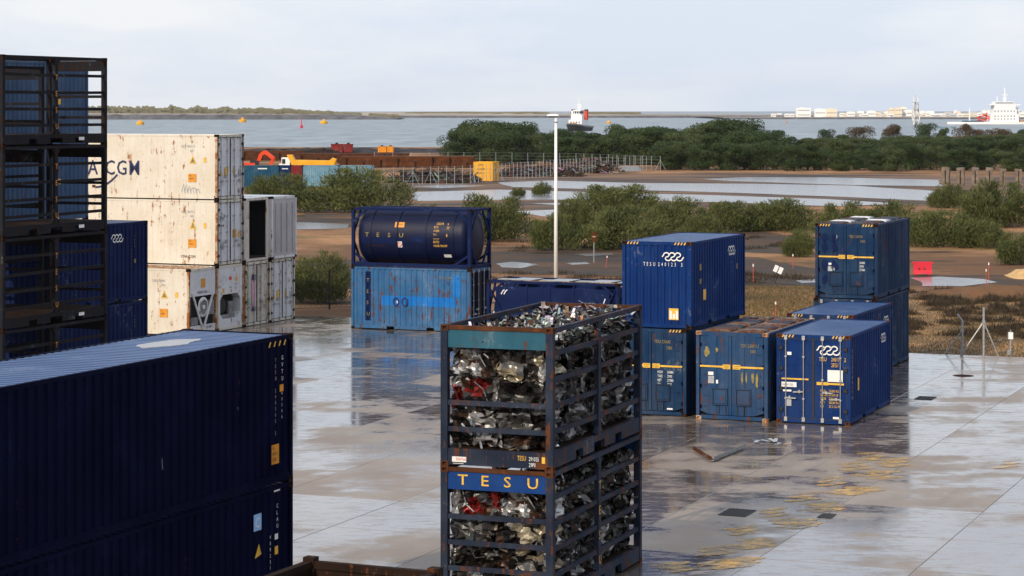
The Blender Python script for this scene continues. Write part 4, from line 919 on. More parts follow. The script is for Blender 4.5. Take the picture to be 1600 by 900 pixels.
def tank_container(label, loc, rz, H, m='tank_blue_paint', rad=1.31, frame='deep_blue_paint', top_walk=False, cast='dark_rust', group=None):
    t = empty('tank_container', loc, rz, label, 'tank container', group); L, W = L20, W8
    castings(t, L, W, H, cast); zc = H * 0.5 + 0.02; rad = min(rad, H / 2 - 0.07); rx = min(rad, 1.15)
    # shell with dished ends, along local y
    mb = MB(); n = 40; prof = [(-2.93, 0.02), (-2.91, 0.30), (-2.86, 0.62), (-2.76, 0.88), (-2.60, 0.985), (-2.4, 1.0), (-0.75, 1.0), (0.75, 1.0), (2.4, 1.0), (2.60, 0.985), (2.76, 0.88), (2.86, 0.62), (2.91, 0.30), (2.93, 0.02)]
    for y, q in prof: mb.v += [(math.cos(2 * math.pi * k / n) * rx * q, y, zc + math.sin(2 * math.pi * k / n) * rad * q) for k in range(n)]
    for i in range(len(prof) - 1):
        for k in range(n): mb.f.append((i * n + k, i * n + (k + 1) % n, (i + 1) * n + (k + 1) % n, (i + 1) * n + k)); mb.c.append(None)
    sh = mb.build('tank_shell', m, t, True)
    for y in (-2.1, -0.72, 0.72, 2.1):
        mb = MB(); 
        for k in range(n):
            a0, a1 = 2 * math.pi * k / n, 2 * math.pi * (k + 1) / n; q = rad + 0.035
            P = lambda a, rr, yy: (math.cos(a) * (rr + rx - rad), yy, zc + math.sin(a) * rr)
            mb.quad(P(a0, q, y - 0.04), P(a1, q, y - 0.04), P(a1, q, y + 0.04), P(a0, q, y + 0.04))
            for s in (-1, 1): mb.quad(P(a0, rad - 0.01, y + s * 0.04), P(a1, rad - 0.01, y + s * 0.04), P(a1, q, y + s * 0.04), P(a0, q, y + s * 0.04))
        mb.build('ring_stiffener', m, sh)
    for sx in (-1, 1):
        for sy in (-1, 1):
            MB().box(-0.07, 0.07, -0.07, 0.07, 0.118, H - 0.118).build('corner_post', frame, t, loc=(sx * (W / 2 - 0.075), sy * (L / 2 - 0.075), 0))
            MB().bar((sx * (W / 2 - 0.08), sy * (L / 2 - 0.12), H - 0.62), (sx * (W / 2 - 0.08), sy * (L / 2 - 0.78), H - 0.08), 0.07, 0.10).build('corner_brace', frame, t)
            MB().bar((sx * (W / 2 - 0.08), sy * (L / 2 - 0.12), 0.62), (sx * (W / 2 - 0.08), sy * (L / 2 - 0.9), 0.12), 0.07, 0.10).build('corner_brace', frame, t)
        MB().box(-0.05, 0.05, -L / 2 + 0.162, L / 2 - 0.162, H - 0.12, H - 0.015).build('top_rail', frame, t, loc=(sx * (W / 2 - 0.055), 0, 0))
        MB().box(-0.05, 0.05, -L / 2 + 0.162, L / 2 - 0.162, 0.03, 0.20).build('bottom_rail', frame, t, loc=(sx * (W / 2 - 0.055), 0, 0))
    for sy in (-1, 1):
        y = sy * (L / 2 - 0.06)
        MB().box(-W / 2 + 0.178, W / 2 - 0.178, -0.05, 0.05, H - 0.12, H - 0.015).build('end_rail', frame, t, loc=(0, y, 0))
        MB().box(-W / 2 + 0.178, W / 2 - 0.178, -0.05, 0.05, 0.03, 0.18).build('end_rail', frame, t, loc=(0, y, 0))
        for sx in (-1, 1):
            MB().bar((sx * (W / 2 - 0.12), y, H * 0.55), (sx * 0.35, y, H - 0.14), 0.09, 0.07, (0, 1, 0)).build('end_brace', frame, t)
            MB().bar((sx * (W / 2 - 0.12), y, H * 0.45), (sx * 0.35, y, 0.20), 0.09, 0.07, (0, 1, 0)).build('end_brace', frame, t)
            MB().bar((sx * 0.75, sy * 2.35, 0.16), (sx * 0.75, sy * (L / 2 - 0.1), 0.16), 0.3, 0.1).build('saddle', frame, t)
    wk = MB()
    for k in range(9): wk.box(-0.28 + k * 0.07 - 0.02, -0.28 + k * 0.07 + 0.02, -L / 2 + 0.1, L / 2 - 0.1, H - 0.05, H - 0.02)
    wk.build('walkway', 'galvanised' if top_walk else frame, t)
    mh = MB().tube((0, 0.3, zc + rad - 0.05), (0, 0.3, min(H - 0.06, zc + rad + 0.09)), 0.27, n=16).build('manlid', frame, t)
    return t, zc, rad
tz = 2.75
t, zc, rad = tank_container('dark blue tank container with yellow letters, stacked on the sky blue container', frame_place(BX, BD, BY, -L20 / 2, W8 / 2, 2.9), -R(BY) + R(90), tz, group='tank containers')
class Curved:
    """Marks laid on the tank's camera side (local -x): u along -y, v up the curve."""
    def __init__(s, zc, rad): s.zc, s.rad = zc, rad
    def p(s, a, b, k=1.0):
        an = (b - s.zc) / s.rad; r0 = s.rad + 0.008 * k; return Vector((-math.cos(an) * (r0 + 1.15 - s.rad), -a, s.zc + math.sin(an) * r0))
    add = Face.add; text = Face.text
    def rect(s, mb, a0, a1, b0, b1, k=1.0):
        mb.cuts.append((len(mb.v), len(mb.f)))
        for i in range(6): s.add(mb, ([(a0, b0 + (b1 - b0) * i / 6), (a1, b0 + (b1 - b0) * i / 6), (a1, b0 + (b1 - b0) * (i + 1) / 6), (a0, b0 + (b1 - b0) * (i + 1) / 6)], [(0, 1, 2, 3)]), k=k)
cv = Curved(zc, rad)
[marks(t, 'dull_yellow_mark', lambda mb: cv.text(mb, ch, -2.35 + i * 0.58, 1.40, 0.20, 1.2, bold=True), 'letter') for i, ch in enumerate('TESU')]
marks(t, 'orange_mark', lambda mb: cv.rect(mb, -0.86, -0.38, 1.86, 2.12), 'side_sticker')
mb = MB(); cv.text(mb, 'TOXIC', -0.80, 1.96, 0.09, 0.9); mb.xform(lambda x, y, z: (x - 0.006, y, z)); mb.build('sticker_print', 'black_mark', t)
def tanktext(mb):
    for a, b2, s, h in ((1.25, 2.02, '220218', 0.12), (1.80, 2.02, '6', 0.12), (1.13, 1.86, '22T6', 0.11), (1.13, 1.68, '14 BN', 0.11), (1.13, 1.50, 'T11', 0.11), (1.13, 1.34, 'S BN EQUIPPED', 0.045), (1.13, 1.16, '58 PSI', 0.12), (1.13, 0.98, '4 BAR MAWP', 0.12), (1.78, 1.80, '77', 0.14), (1.78, 1.46, '8', 0.14)): cv.text(mb, s, a, b2, h, 0.72)
marks(t, 'yellow_mark', tanktext)
marks(t, 'white_mark', lambda mb: (cv.rect(mb, -0.72, -0.46, 0.92, 1.20), cv.rect(mb, 1.58, 1.95, 0.42, 0.60)), 'placard')
mb = MB(); cv.add(mb, ribbon([(-0.59 + math.cos(q * 0.42) * 0.10, 1.06 + math.sin(q * 0.42) * 0.10) for q in range(16)], 0.03)); cv.add(mb, ribbon([(-0.66, 1.13), (-0.52, 0.99)], 0.03)); mb.xform(lambda x, y, z: (x - 0.006, y, z)); mb.build('placard_print', 'red_mark', t)
marks(t, 'deep_blue_paint', lambda mb: (cv.rect(mb, 0.05, 0.75, 1.20, 1.48), cv.rect(mb, -2.5, -0.3, 1.10, 1.36, 0.6)), 'faded_patch')
marks(t, 'orange_rust', lambda mb: cv.add(mb, ribbon([(-2.2, 0.55), (-2.2, 0.98), (-1.35, 0.98), (-1.35, 0.55)], 0.02)), 'stencil_frame')

# second tank container standing on the yard, with a walkway on top
t, zc, rad = tank_container('dark blue tank container on the ground behind the scrap rack, below the lamp pole', frame_place(-1.10, 100.2, 23.3, L20 / 2, W8 / 2), -R(23.3) + R(90), 2.9, m='deep_blue_paint', rad=1.24, top_walk=True, group='tank containers')
MB().box(-W8 / 2 + 0.03, -W8 / 2 + 0.06, -2.6, 2.6, 0.3, 2.62).build('side_sheet', 'deep_blue_paint', t)
for q in (-1.0, 0.1, 1.15): MB().box(-W8 / 2 + 0.0, -W8 / 2 + 0.03, q - 0.03, q + 0.03, 0.2, 2.75).build('sheet_rib', 'deep_blue_paint', t)
for s in (-1, 1): MB().bar((-W8 / 2 - 0.01, s * 2.9, 2.6), (-W8 / 2 - 0.01, s * 1.9, 0.9), 0.05, 0.12, (1, 0, 0)).build('corner_brace', 'deep_blue_paint', t)
for q in (-2.1, -0.2, 1.5): MB().box(-1.0, 0.3, q - 0.5, q + 0.5, 2.905, 2.93).build('walkway_plate', 'galvanised', t)
f2 = Face((-W8 / 2 + 0.026, 0, 0), (0, -1, 0), (0, 0, 1), 0.006)
marks(t, 'grey_mark', lambda mb: (f2.text(mb, 'TESU 221407', 1.35, 1.96, 0.10, 0.8), f2.text(mb, '22T6', 1.55, 1.78, 0.10, 0.8)))
def scratch(mb):
    for a in (-2.35, -2.22): f2.add(mb, ribbon([(a, 2.30), (a + 0.08, 2.44), (a + 0.16, 2.50)], 0.04))
    f2.add(mb, ribbon([(2.35, 2.05), (2.42, 2.25)], 0.04)); f2.add(mb, ribbon([(-2.72, 1.2), (-2.74, 1.45), (-2.66, 1.55)], 0.04))
marks(t, 'white_mark', scratch, 'paint_scrape')

# --- white refrigerated containers ---------------------------------------------------------------
FX, FD, FY = -11.58, 111.75, 23.6
RH = 3.02
def reefer_place(slot, lvl, L=L40, shift=0.0): return frame_place(FX, FD, FY, -L / 2 + shift, W8 / 2 + slot * (W8 + 0.02), lvl * RH)
rz = -R(FY) + R(90)
RG = 'white refrigerated containers'
def rust_posts(t):
    for o in t.children:
        if o.name.startswith('corner_post') and o.location.y < 0: o.material_slots[0].material = MATS['rusty_white']
def side_marks(t, big=False, small=None):
    s = left_face(W8); e = L40 / 2
    marks(t, 'grey_mark', lambda mb: (s.text(mb, small or 'CRLU 740271 8', e - 1.95, 2.42, 0.11, 0.75), s.text(mb, '45R1', e - 1.45, 2.22, 0.10, 0.75)))
    marks(t, 'yellow_mark', lambda mb: (s.add(mb, ([(0, 0), (0.36, 0), (0.18, 0.36)], [(0, 1, 2)]), e - 1.48, 1.68), s.rect(mb, e - 0.72, e - 0.58, 1.72, 1.96)), 'warning_triangle')
    mb = MB(); s.add(mb, ([(0.06, 0.04), (0.30, 0.04), (0.18, 0.27)], [(0, 1, 2)]), e - 1.48, 1.68); mb.xform(lambda x, y, z: (x - 0.004, y, z)); mb.build('triangle_print', 'dull_yellow_mark', t)
    marks(t, 'orange_mark', lambda mb: s.rect(mb, e - 1.55, e - 1.12, 0.82, 1.20), 'side_sticker')
    mb = MB(); rows(s, mb, e - 1.50, 1.08, ['9 6', 'HIGH'], 0.08, 0.14, 0.9); mb.xform(lambda x, y, z: (x - 0.004, y, z)); mb.build('sticker_print', 'black_mark', t)
# bottom row: slots -3 (nearest) to 0 (farthest)
t = container('white refrigerated container with fan and slanted struts, nearest in the bottom row', reefer_place(-3, 0), rz, L=L40, H=RH, body='white_paint', front=None, roof='rusty_white', smooth_sides=True, cast='dark_rust', group=RG); rust_posts(t); side_marks(t, small='CARU 704884')
def machine_v(t):
    y = -L40 / 2
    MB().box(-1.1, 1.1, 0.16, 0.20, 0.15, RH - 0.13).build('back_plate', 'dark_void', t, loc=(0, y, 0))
    MB().box(-1.1, 1.1, 0.02, 0.06, 1.75, RH - 0.13).build('upper_panel', 'white_door_paint', t, loc=(0, y, 0)); MB().box(-1.1, 1.1, 0.02, 0.06, 0.15, 0.42).build('lower_panel', 'white_door_paint', t, loc=(0, y, 0))
    for s in (-1, 1): MB().bar((s * 0.95, y + 0.0, 1.95), (s * 0.10, y + 0.0, 0.36), 0.10, 0.05, (0, 1, 0)).build('strut', 'white_door_paint', t)
    g = MB()
    for k in range(24):
        a0, a1 = 2 * math.pi * k / 24, 2 * math.pi * (k + 1) / 24
        g.quad((math.cos(a0) * 0.46, 0, math.sin(a0) * 0.46), (math.cos(a1) * 0.46, 0, math.sin(a1) * 0.46), (math.cos(a1) * 0.34, -0.05, math.sin(a1) * 0.34), (math.cos(a0) * 0.34, -0.05, math.sin(a0) * 0.34))
        g.quad((math.cos(a0) * 0.34, -0.05, math.sin(a0) * 0.34), (math.cos(a1) * 0.34, -0.05, math.sin(a1) * 0.34), (math.cos(a1) * 0.34, 0.06, math.sin(a1) * 0.34), (math.cos(a0) * 0.34, 0.06, math.sin(a0) * 0.34))
    fan = g.build('fan_ring', 'white_door_paint', t, loc=(0.1, y + 0.06, 1.22)); MB().tube((0, 0, 0), (0, 0.05, 0), 0.33, n=20).build('fan_disc', 'grey_steel', fan); MB().tube((0, -0.06, 0), (0, 0.02, 0), 0.10, n=12).build('fan_hub', 'white_door_paint', fan)
    MB().box(0.55, 1.02, 0.03, 0.14, 0.85, 1.50).build('control_box', 'grey_steel', t, loc=(0, y, 0)); MB().box(-0.95, -0.35, 0.05, 0.15, 0.45, 0.80).build('compressor_guard', 'grey_steel', t, loc=(0, y, 0))
    ff = Face((0, y + 0.018, 0), (1, 0, 0), (0, 0, 1), 0.006)
    marks(t, 'orange_mark', lambda mb: ff.rect(mb, -0.16, 0.22, 2.12, 2.52), 'side_sticker'); marks(t, 'black_mark', lambda mb: (ff.text(mb, 'THERMO LINE', -0.5, 1.85, 0.13, 0.8), ff.text(mb, 'AF-98P+', 0.3, 0.22, 0.14, 0.8)))
    marks(t, 'yellow_mark', lambda mb: ff.add(mb, ([(0, 0), (0.24, 0), (0.12, 0.24)], [(0, 1, 2)]), -0.2, 0.17), 'warning_triangle')
machine_v(t)
t = container('white refrigerated container with dark eight sided machinery opening, second in the bottom row', reefer_place(-2, 0), rz, L=L40, H=RH, body='white_paint', front=None, roof='rusty_white', smooth_sides=True, cast='dark_rust', group=RG); rust_posts(t)
def machine_o(t):
    y = -L40 / 2; a, z0, z1, c = 0.92, 0.52, 1.66, 0.25
    oc = [(-a + c, z0), (a - c, z0), (a, z0 + c), (a, z1 - c), (a - c, z1), (-a + c, z1), (-a, z1 - c), (-a, z0 + c)]
    outr = [(-1.1, 0.15), (1.1, 0.15), (1.1, 0.15), (1.1, RH - 0.13), (1.1, RH - 0.13), (-1.1, RH - 0.13), (-1.1, RH - 0.13), (-1.1, 0.15)]
    mb = MB()
    for k in range(8):
        k2 = (k + 1) % 8; q = [(outr[k][0], 0.02, outr[k][1]), (outr[k2][0], 0.02, outr[k2][1]), (oc[k2][0], 0.02, oc[k2][1]), (oc[k][0], 0.02, oc[k][1])]
        mb.quad(*(q if outr[k] != outr[k2] else (q[0], q[2], q[3])))
        mb.quad((oc[k][0], 0.02, oc[k][1]), (oc[k2][0], 0.02, oc[k2][1]), (oc[k2][0], 0.42, oc[k2][1]), (oc[k][0], 0.42, oc[k][1]))
    mb.build('front_panel', 'white_door_paint', t, loc=(0, y, 0))
    MB().box(-1.08, 1.08, 0.42, 0.45, 0.4, 1.8).build('back_plate', 'dark_void', t, loc=(0, y, 0))
    MB().tube((-0.42, y + 0.2, 1.12), (-0.42, y + 0.4, 1.12), 0.34, n=16).build('fan_disc', 'black_rubber', t); MB().tube((0.3, y + 0.25, 0.7), (0.3, y + 0.25, 1.3), 0.16, n=10).build('compressor', 'grey_steel', t); MB().box(-0.7, 0.7, 0.2, 0.38, 0.54, 0.70).build('motor_tray', 'grey_steel', t, loc=(0, y, 0))
    ff = Face((0, y + 0.018, 0), (1, 0, 0), (0, 0, 1), 0.006)
    marks(t, 'yellow_mark', lambda mb: (ff.add(mb, ([(0, 0), (0.26, 0), (0.13, 0.36)], [(0, 1, 2)]), 0.42, 2.22), ff.rect(mb, -0.72, -0.54, 1.72, 1.95)), 'warning_triangle')
    marks(t, 'red_mark', lambda mb: (ff.rect(mb, -0.12, 0.12, 2.30, 2.46), ff.rect(mb, 0.02, 0.10, 1.72, 1.86)), 'side_sticker'); marks(t, 'grey_mark', lambda mb: (rows(ff, mb, 0.35, 2.05, ['DATE', '4 3 4'], 0.10, 0.16), ff.add(mb, ribbon([(-0.55 + math.cos(q * 0.4) * 0.2, 2.28 + math.sin(q * 0.4) * 0.2) for q in range(12)], 0.03)), ff.rect(mb, -0.1, 0.12, 1.92, 2.0)))
machine_o(t)
def door_marks(t, kind):
    ff = Face((0, -L40 / 2 + 0.004, 0), (1, 0, 0), (0, 0, 1), 0.012)
    if kind == 'tal':
        marks(t, 'pink_mark', lambda mb: ff.rect(mb, -0.50, -0.16, 0.95, 2.10), 'pink_panel')
        mb = MB()
        for i, ch in enumerate('TAL'): ff.text(mb, ch, -0.42, 1.80 - i * 0.34, 0.22, 0.9)
        mb.xform(lambda x, y, z: (x, y - 0.005, z)); mb.build('lettering', 'white_mark', t)
        marks(t, 'navy_mark', lambda mb: (ff.rect(mb, -0.50, -0.16, 2.16, 2.40), ff.rect(mb, -0.50, -0.16, 0.68, 0.90)), 'navy_panel')
        marks(t, 'green_mark', lambda mb: (ff.rect(mb, -1.0, -0.85, 2.40, 2.52), ff.rect(mb, -0.92, -0.72, 1.02, 1.34)), 'side_sticker')
        marks(t, 'grey_mark', lambda mb: rows(ff, mb, 0.20, 2.30, ['45R1', '30480', '4600', '25880', '67.0'], 0.08, 0.16, 0.7))
        marks(t, 'yellow_mark', lambda mb: ff.add(mb, ([(0, 0), (0.26, 0), (0.13, 0.3)], [(0, 1, 2)]), 0.78, 1.0), 'warning_triangle')
    elif kind == 'plain':
        marks(t, 'yellow_mark', lambda mb: (ff.add(mb, ([(0, 0), (0.26, 0), (0.13, 0.3)], [(0, 1, 2)]), -1.0, 1.12), ff.rect(mb, -0.54, -0.30, 1.12, 1.50), ff.add(mb, ([(0, -0.2), (0.13, 0), (0, 0.2), (-0.13, 0)], [(0, 1, 2, 3)]), 0.34, 1.30)), 'warning_triangle')
        marks(t, 'grey_mark', lambda mb: (ff.rect(mb, 0.72, 0.90, 1.08, 1.38), rows(ff, mb, 0.25, 2.3, ['CRSU', '6123', '45R1'], 0.09, 0.2, 0.7)))
    else:
        marks(t, 'orange_mark', lambda mb: ff.rect(mb, 0.22, 0.52, 1.22, 1.62), 'side_sticker')
        marks(t, 'yellow_mark', lambda mb: ff.add(mb, ([(0, 0), (0.22, 0), (0.11, 0.34)], [(0, 1, 2)]), 0.66, 1.25), 'warning_triangle')
        marks(t, 'grey_mark', lambda mb: (ff.rect(mb, -0.86, -0.66, 0.72, 1.05), rows(ff, mb, 0.18, 2.2, ['740271', '45R1'], 0.10, 0.2, 0.7), rows(ff, mb, 0.6, 1.1, ['30480', '4600', '25880', '67.0'], 0.06, 0.1, 0.8)))
        marks(t, 'navy_mark', lambda mb: (ff.text(mb, 'CMA', -1.0, 2.05, 0.2, 0.6), ff.rect(mb, -0.88, -0.78, 1.78, 1.88), ff.rect(mb, -0.70, -0.62, 1.78, 1.88)))
t = container('white container with pink and navy panel on its door, third in the bottom row', reefer_place(-1, 0), rz, L=L40, H=RH, body='white_paint', door='cream_door_paint', roof='rusty_white', smooth_sides=True, cast='dark_rust', group=RG); rust_posts(t); door_marks(t, 'tal')
t = container('white container with plain bluish doors, farthest in the bottom row', reefer_place(0, 0), rz, L=L40, H=RH, body='white_paint', door='white_door_paint', roof='rusty_white', smooth_sides=True, cast='dark_rust', group=RG); door_marks(t, 'plain')
# second level: slots -2, -1, 0
t = container('white refrigerated container with small black lettering on its side, middle level', reefer_place(-2, 1), rz, L=L40, H=RH, body='white_paint', door='white_door_paint', roof='rusty_white', smooth_sides=True, cast='dark_rust', group=RG); rust_posts(t); side_marks(t, small='CRLU 140273 2'); door_marks(t, 'mid')
s = left_face(W8); marks(t, 'black_mark', lambda mb: s.text(mb, 'CMA CGM', L40 / 2 - 1.95, 0.34, 0.13, 0.95))
t = container('white container with its door missing and a dark shaded inside, middle level', reefer_place(-1, 1), rz, L=L40, H=RH, body='white_paint', front='open', roof='white_gloss', smooth_sides=True, cast='dark_rust', group=RG, frame='cream_door_paint')
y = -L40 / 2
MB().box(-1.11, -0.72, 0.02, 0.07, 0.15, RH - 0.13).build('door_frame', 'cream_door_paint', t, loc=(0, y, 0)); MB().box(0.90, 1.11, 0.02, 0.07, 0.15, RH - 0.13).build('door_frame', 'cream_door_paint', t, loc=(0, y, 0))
for n2, q in (('inner_side', (-1.12, -1.06, 0.08, 1.6, 0.2, RH - 0.13)), ('inner_side', (1.06, 1.12, 0.08, 1.6, 0.2, RH - 0.13)), ('inner_ceiling', (-1.06, 1.06, 0.08, 1.6, RH - 0.2, RH - 0.14)), ('inner_floor', (-1.06, 1.06, 0.08, 1.6, 0.205, 0.24))): MB().box(*q).build(n2, 'dark_void', t, loc=(0, y, 0))  # inner faces coloured near black for the shade inside
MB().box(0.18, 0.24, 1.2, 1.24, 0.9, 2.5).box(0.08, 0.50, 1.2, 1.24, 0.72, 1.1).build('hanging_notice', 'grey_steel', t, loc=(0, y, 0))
t = container('pale container with blank grey ribbed end, middle level, farthest', reefer_place(0, 1, shift=0.10), rz, L=L40, H=RH, body='lilac_paint', front='ribbed', roof='white_gloss', smooth_sides=True, cast='dark_rust', group=RG, frame='white_door_paint')
# top level
t = container('white refrigerated container with large navy letters, alone on top level', reefer_place(-2, 2), rz, L=L40, H=RH, body='white_paint', door='white_door_paint', roof='white_gloss', smooth_sides=True, cast='dark_rust', group=RG); rust_posts(t); side_marks(t); door_marks(t, 'plain')
s = left_face(W8); e = L40 / 2
[marks(t, 'navy_mark', lambda mb: s.text(mb, ch, e - 6.62 + x, 1.12, 0.70, 0.86, bold=True), 'letter') for ch, x in (('C', -1.85), ('M', -1.24), ('A', -0.42), ('C', 0.52), ('G', 1.16), ('M', 1.83))]
marks(t, 'navy_mark', lambda mb: s.add(mb, ribbon([(e - 6.6 + 0.1 * q, 0.52 + 0.0042 * q * q) for q in range(13)], 0.09)), 'carrier_swoosh')
marks(t, 'orange_rust', lambda mb: (s.rect(mb, e - 6.8, e - 6.62, 0.5, 0.62),), 'rust_scab')
marks(t, 'grey_mark', lambda mb: [s.add(mb, ribbon([(e - 1.9 + q * 0.16, 0.35 + rnd.uniform(0, 0.2)), (e - 1.8 + q * 0.16, 0.75 - q * 0.05), (e - 1.72 + q * 0.16, 0.3)], 0.035)) for q in range(6)], 'scribble')

# --- stacks at the left edge ----------------------------------------------------------------------
SX, SD, SY, SH = -16.54, 75.78, 23.7, 3.0
LV = ['bottom', 'second', 'third', 'top']
for row, (a0, hh, who) in enumerate(((0.0, SH, 'front'), (-2.62, 2.93, 'rear'))):
    for lvl in range(4):
        t, ff = rack(f'empty rust brown open rack, {LV[lvl]} level of the {who} stack at the left edge', frame_place(SX, SD, SY, a0 - W8 / 2, L20 / 2, lvl * hh), -R(SY), H=hh, post='rack_dark_paint', bar='rack_dark_paint', head='teal_paint' if row else 'rack_dark_paint',
                     post_text=(row == 0), text_mat='orange_mark', cast='dark_rust', side_bars=(0.66, 1.18, 1.72, 2.28) if row == 0 else (1.0, 2.0), left_bars=False, group='empty racks stacked at the left edge')
        if row == 0:
            rf = Face((W8 / 2, 0, 0), (0, 1, 0), (0, 0, 1), 0.006); marks(t, 'white_mark', lambda mb: rf.rect(mb, 1.30, 1.62, 0.16, 0.27), 'number_plate')
for lvl in range(4):
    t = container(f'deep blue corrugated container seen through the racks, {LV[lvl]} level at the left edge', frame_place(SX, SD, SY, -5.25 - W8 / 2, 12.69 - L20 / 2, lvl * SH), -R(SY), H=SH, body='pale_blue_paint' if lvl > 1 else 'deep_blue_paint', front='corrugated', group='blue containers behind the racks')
    r = right_face(W8); marks(t, 'yellow_mark', lambda mb: r.rect(mb, 1.0, 1.2, 1.4, 1.6), 'side_sticker')
for lvl in range(2):
    t = container(('deep blue container without logo below the wave logo one, beside the left racks', 'deep blue container with white wave logo standing right of the left racks')[lvl], frame_place(SX, SD, SY, -2.60 - W8 / 2, 12.72 - L20 / 2, lvl * SH), -R(SY), H=SH, body='deep_blue_paint', front='corrugated', cast='dark_rust', roof='roof_blue_paint', group='blue containers behind the racks')
    r = right_face(W8)
    if lvl: marks(t, 'white_mark', lambda mb: wave_logo(r, mb, 0.55, 2.30, 0.80), 'wave_logo')
    marks(t, 'dull_yellow_mark', lambda mb: (r.text(mb, 'TESU', 2.1, 2.4, 0.08, 0.8, True, 0.12), r.text(mb, '240011', 1.9, 1.9, 0.07, 0.8, True, 0.12), r.rect(mb, 2.1, 2.2, 1.45, 1.6)))
# ------------------------------------------------------------------ street furniture and small things
t = empty('lamp_pole', at(868.5, 126), 0, 'tall white street lamp pole with flat lamp head', 'street lamp')
MB().tube((0, 0, 0), (0, 0, 9.85), 0.112, 0.07, 14).build('pole', 'white_gloss', t, True)
MB().tube((0, 0, 0), (0, 0, 0.05), 0.26, n=14).build('base_plate', 'grey_steel', t); MB().box(-0.06, 0.06, -0.120, -0.100, 0.5, 0.95).build('access_door', 'grey_steel', t); MB().tube((0, 0, 9.5), (0, 0, 9.56), 0.10, n=12).build('collar', 'grey_steel', t)
hd = MB(); prof = [(-0.48, 0.0, 0.08), (-0.38, 0.04, 0.17), (-0.02, 0.06, 0.17), (0.14, 0.03, 0.10)]
for (x0, h0, w0), (x1, h1, w1) in zip(prof, prof[1:]):
    P = lambda x, h, w: [(x, -w, 9.86), (x, w, 9.86), (x, w * 0.6, 9.86 + h + 0.05), (x, -w * 0.6, 9.86 + h + 0.05)]
    a, b2 = P(x0, h0, w0), P(x1, h1, w1)
    for k in range(4): hd.quad(a[k], a[(k + 1) % 4], b2[(k + 1) % 4], b2[k])
hd.quad(*P(-0.48, 0.0, 0.08)); hd.quad(*P(0.14, 0.03, 0.10))
h = hd.build('lamp_head', 'white_gloss', t); MB().box(-0.42, 0.10, -0.12, 0.12, 9.80, 9.858).build('lamp_lens', 'black_rubber', h)

t = empty('barrier', ground(1441.5, 429), R(-4), 'red plastic water barrier standing beyond the puddle', 'barrier')
mb = MB(); pr = [(-0.24, 0.06), (0.24, 0.06), (0.20, 0.16), (0.12, 0.30), (0.10, 0.70), (-0.10, 0.70), (-0.12, 0.30), (-0.20, 0.16)]
n = len(pr); mb.v = [(-0.56, y, z) for y, z in pr] + [(0.56, y, z) for y, z in pr]; mb.f = [tuple(range(n)), tuple(reversed(range(n, 2 * n)))] + [(k, n + k, n + (k + 1) % n, (k + 1) % n) for k in range(n)]; mb.c = [None] * len(mb.f)
mb.build('body', 'red_plastic', t); MB().box(-0.66, 0.66, -0.08, 0.08, 0.70, 0.80).build('top_lip', 'red_plastic', t)
for s in (-0.42, 0.34): MB().box(s - 0.1, s + 0.1, -0.24, 0.24, 0, 0.06).build('foot', 'red_plastic', t)
for s in (-0.22, 0.12): MB().box(s - 0.06, s + 0.06, -0.135, -0.128, 0.30, 0.42).build('pocket', 'maroon_paint', t)

def marker(px, py, h, label, lean=0.0):
    t = empty('marker_post', ground(px, py), 0, label, 'marker post', 'thin red marker posts'); t.rotation_euler = (0, lean, 0)
    MB().tube((0, 0, 0), (0, 0, h), 0.022, 0.02, 8).build('post', 'marker_red', t); MB().tube((0, 0, h * 0.80), (0, 0, h * 0.93), 0.04, n=8).build('reflector', 'white_mark', t)
marker(1177, 441, 1.15, 'thin red marker post right of the upper blue corrugated container'); marker(1239, 420, 1.0, 'thin red marker post left of the upper rear container')
marker(1541, 447, 1.05, 'thin red marker post at the edge of the puddle'); marker(1545, 437, 1.1, 'thin red marker post behind the one by the puddle, near the sand'); marker(947, 418, 0.8, 'short red marker post right of the round sign', 0.1); marker(1212, 500, 0.95, 'thin red marker stake in the grass behind the rusty roofed container')
t = empty('round_sign', ground(928, 410), R(8), 'round rust orange road sign on a thin post', 'road sign')
MB().tube((0, 0, 0), (0, 0, 1.95), 0.035, n=8).build('post', 'galvanised', t); d = MB().tube((0, -0.05, 1.72), (0, -0.03, 1.72), 0.36, n=20).build('disc', 'orange_rust', t); d.scale = (0.55, 1, 1.0); MB().box(-0.13, 0.13, -0.06, -0.051, 1.68, 1.77).build('bar_mark', 'rusty_white', t)
t = empty('twin_sign', ground(1207, 441), R(5), 'leaning pair of white sign boards on a thin post beside the track', 'sign'); t.rotation_euler = (0, R(24), R(5))
MB().tube((0, 0, 0), (0, 0, 0.85), 0.02, n=6).build('post', 'dark_rust', t); MB().tube((0.14, 0, 0), (0.14, 0, 0.85), 0.02, n=6).build('post', 'dark_rust', t)
for s in (-0.14, 0.16): MB().box(s - 0.12, s + 0.12, -0.03, -0.01, 0.62, 1.02).build('board', 'white_gloss', t)
# leftover fence posts at the yard's far edge
def tripod(px, py, h, label, legs, arm=False):
    t = empty('fence_post', ground(px, py), 0, label, 'fence post', 'bare galvanised fence posts')
    MB().tube((0, 0, 0), (0, 0, h), 0.05, n=8).build('post', 'galvanised', t); MB().box(-0.06, 0.06, -0.06, 0.06, h * 0.68, h * 0.74).build('clamp', 'galvanised', t)
    for x, y in legs: MB().tube((x, y, 0), (0, 0, h * 0.71), 0.03, n=6).build('brace', 'galvanised', t)
    if arm: MB().tube((0, 0, h), (-0.20, 0, h + 0.28), 0.04, n=6).build('top_arm', 'galvanised', t)
tripod(1537, 557, 2.02, 'bare galvanised fence post with two slanted braces', [(-0.95, 0.1), (0.62, 0.05)])
tripod(1503.5, 553, 1.38, 'shorter galvanised fence post with bent top and one brace', [(-0.68, 0.1)], True)
t = empty('meter_box', ground(1579, 557), 0, 'small white meter box on a post at the right edge', 'meter box')
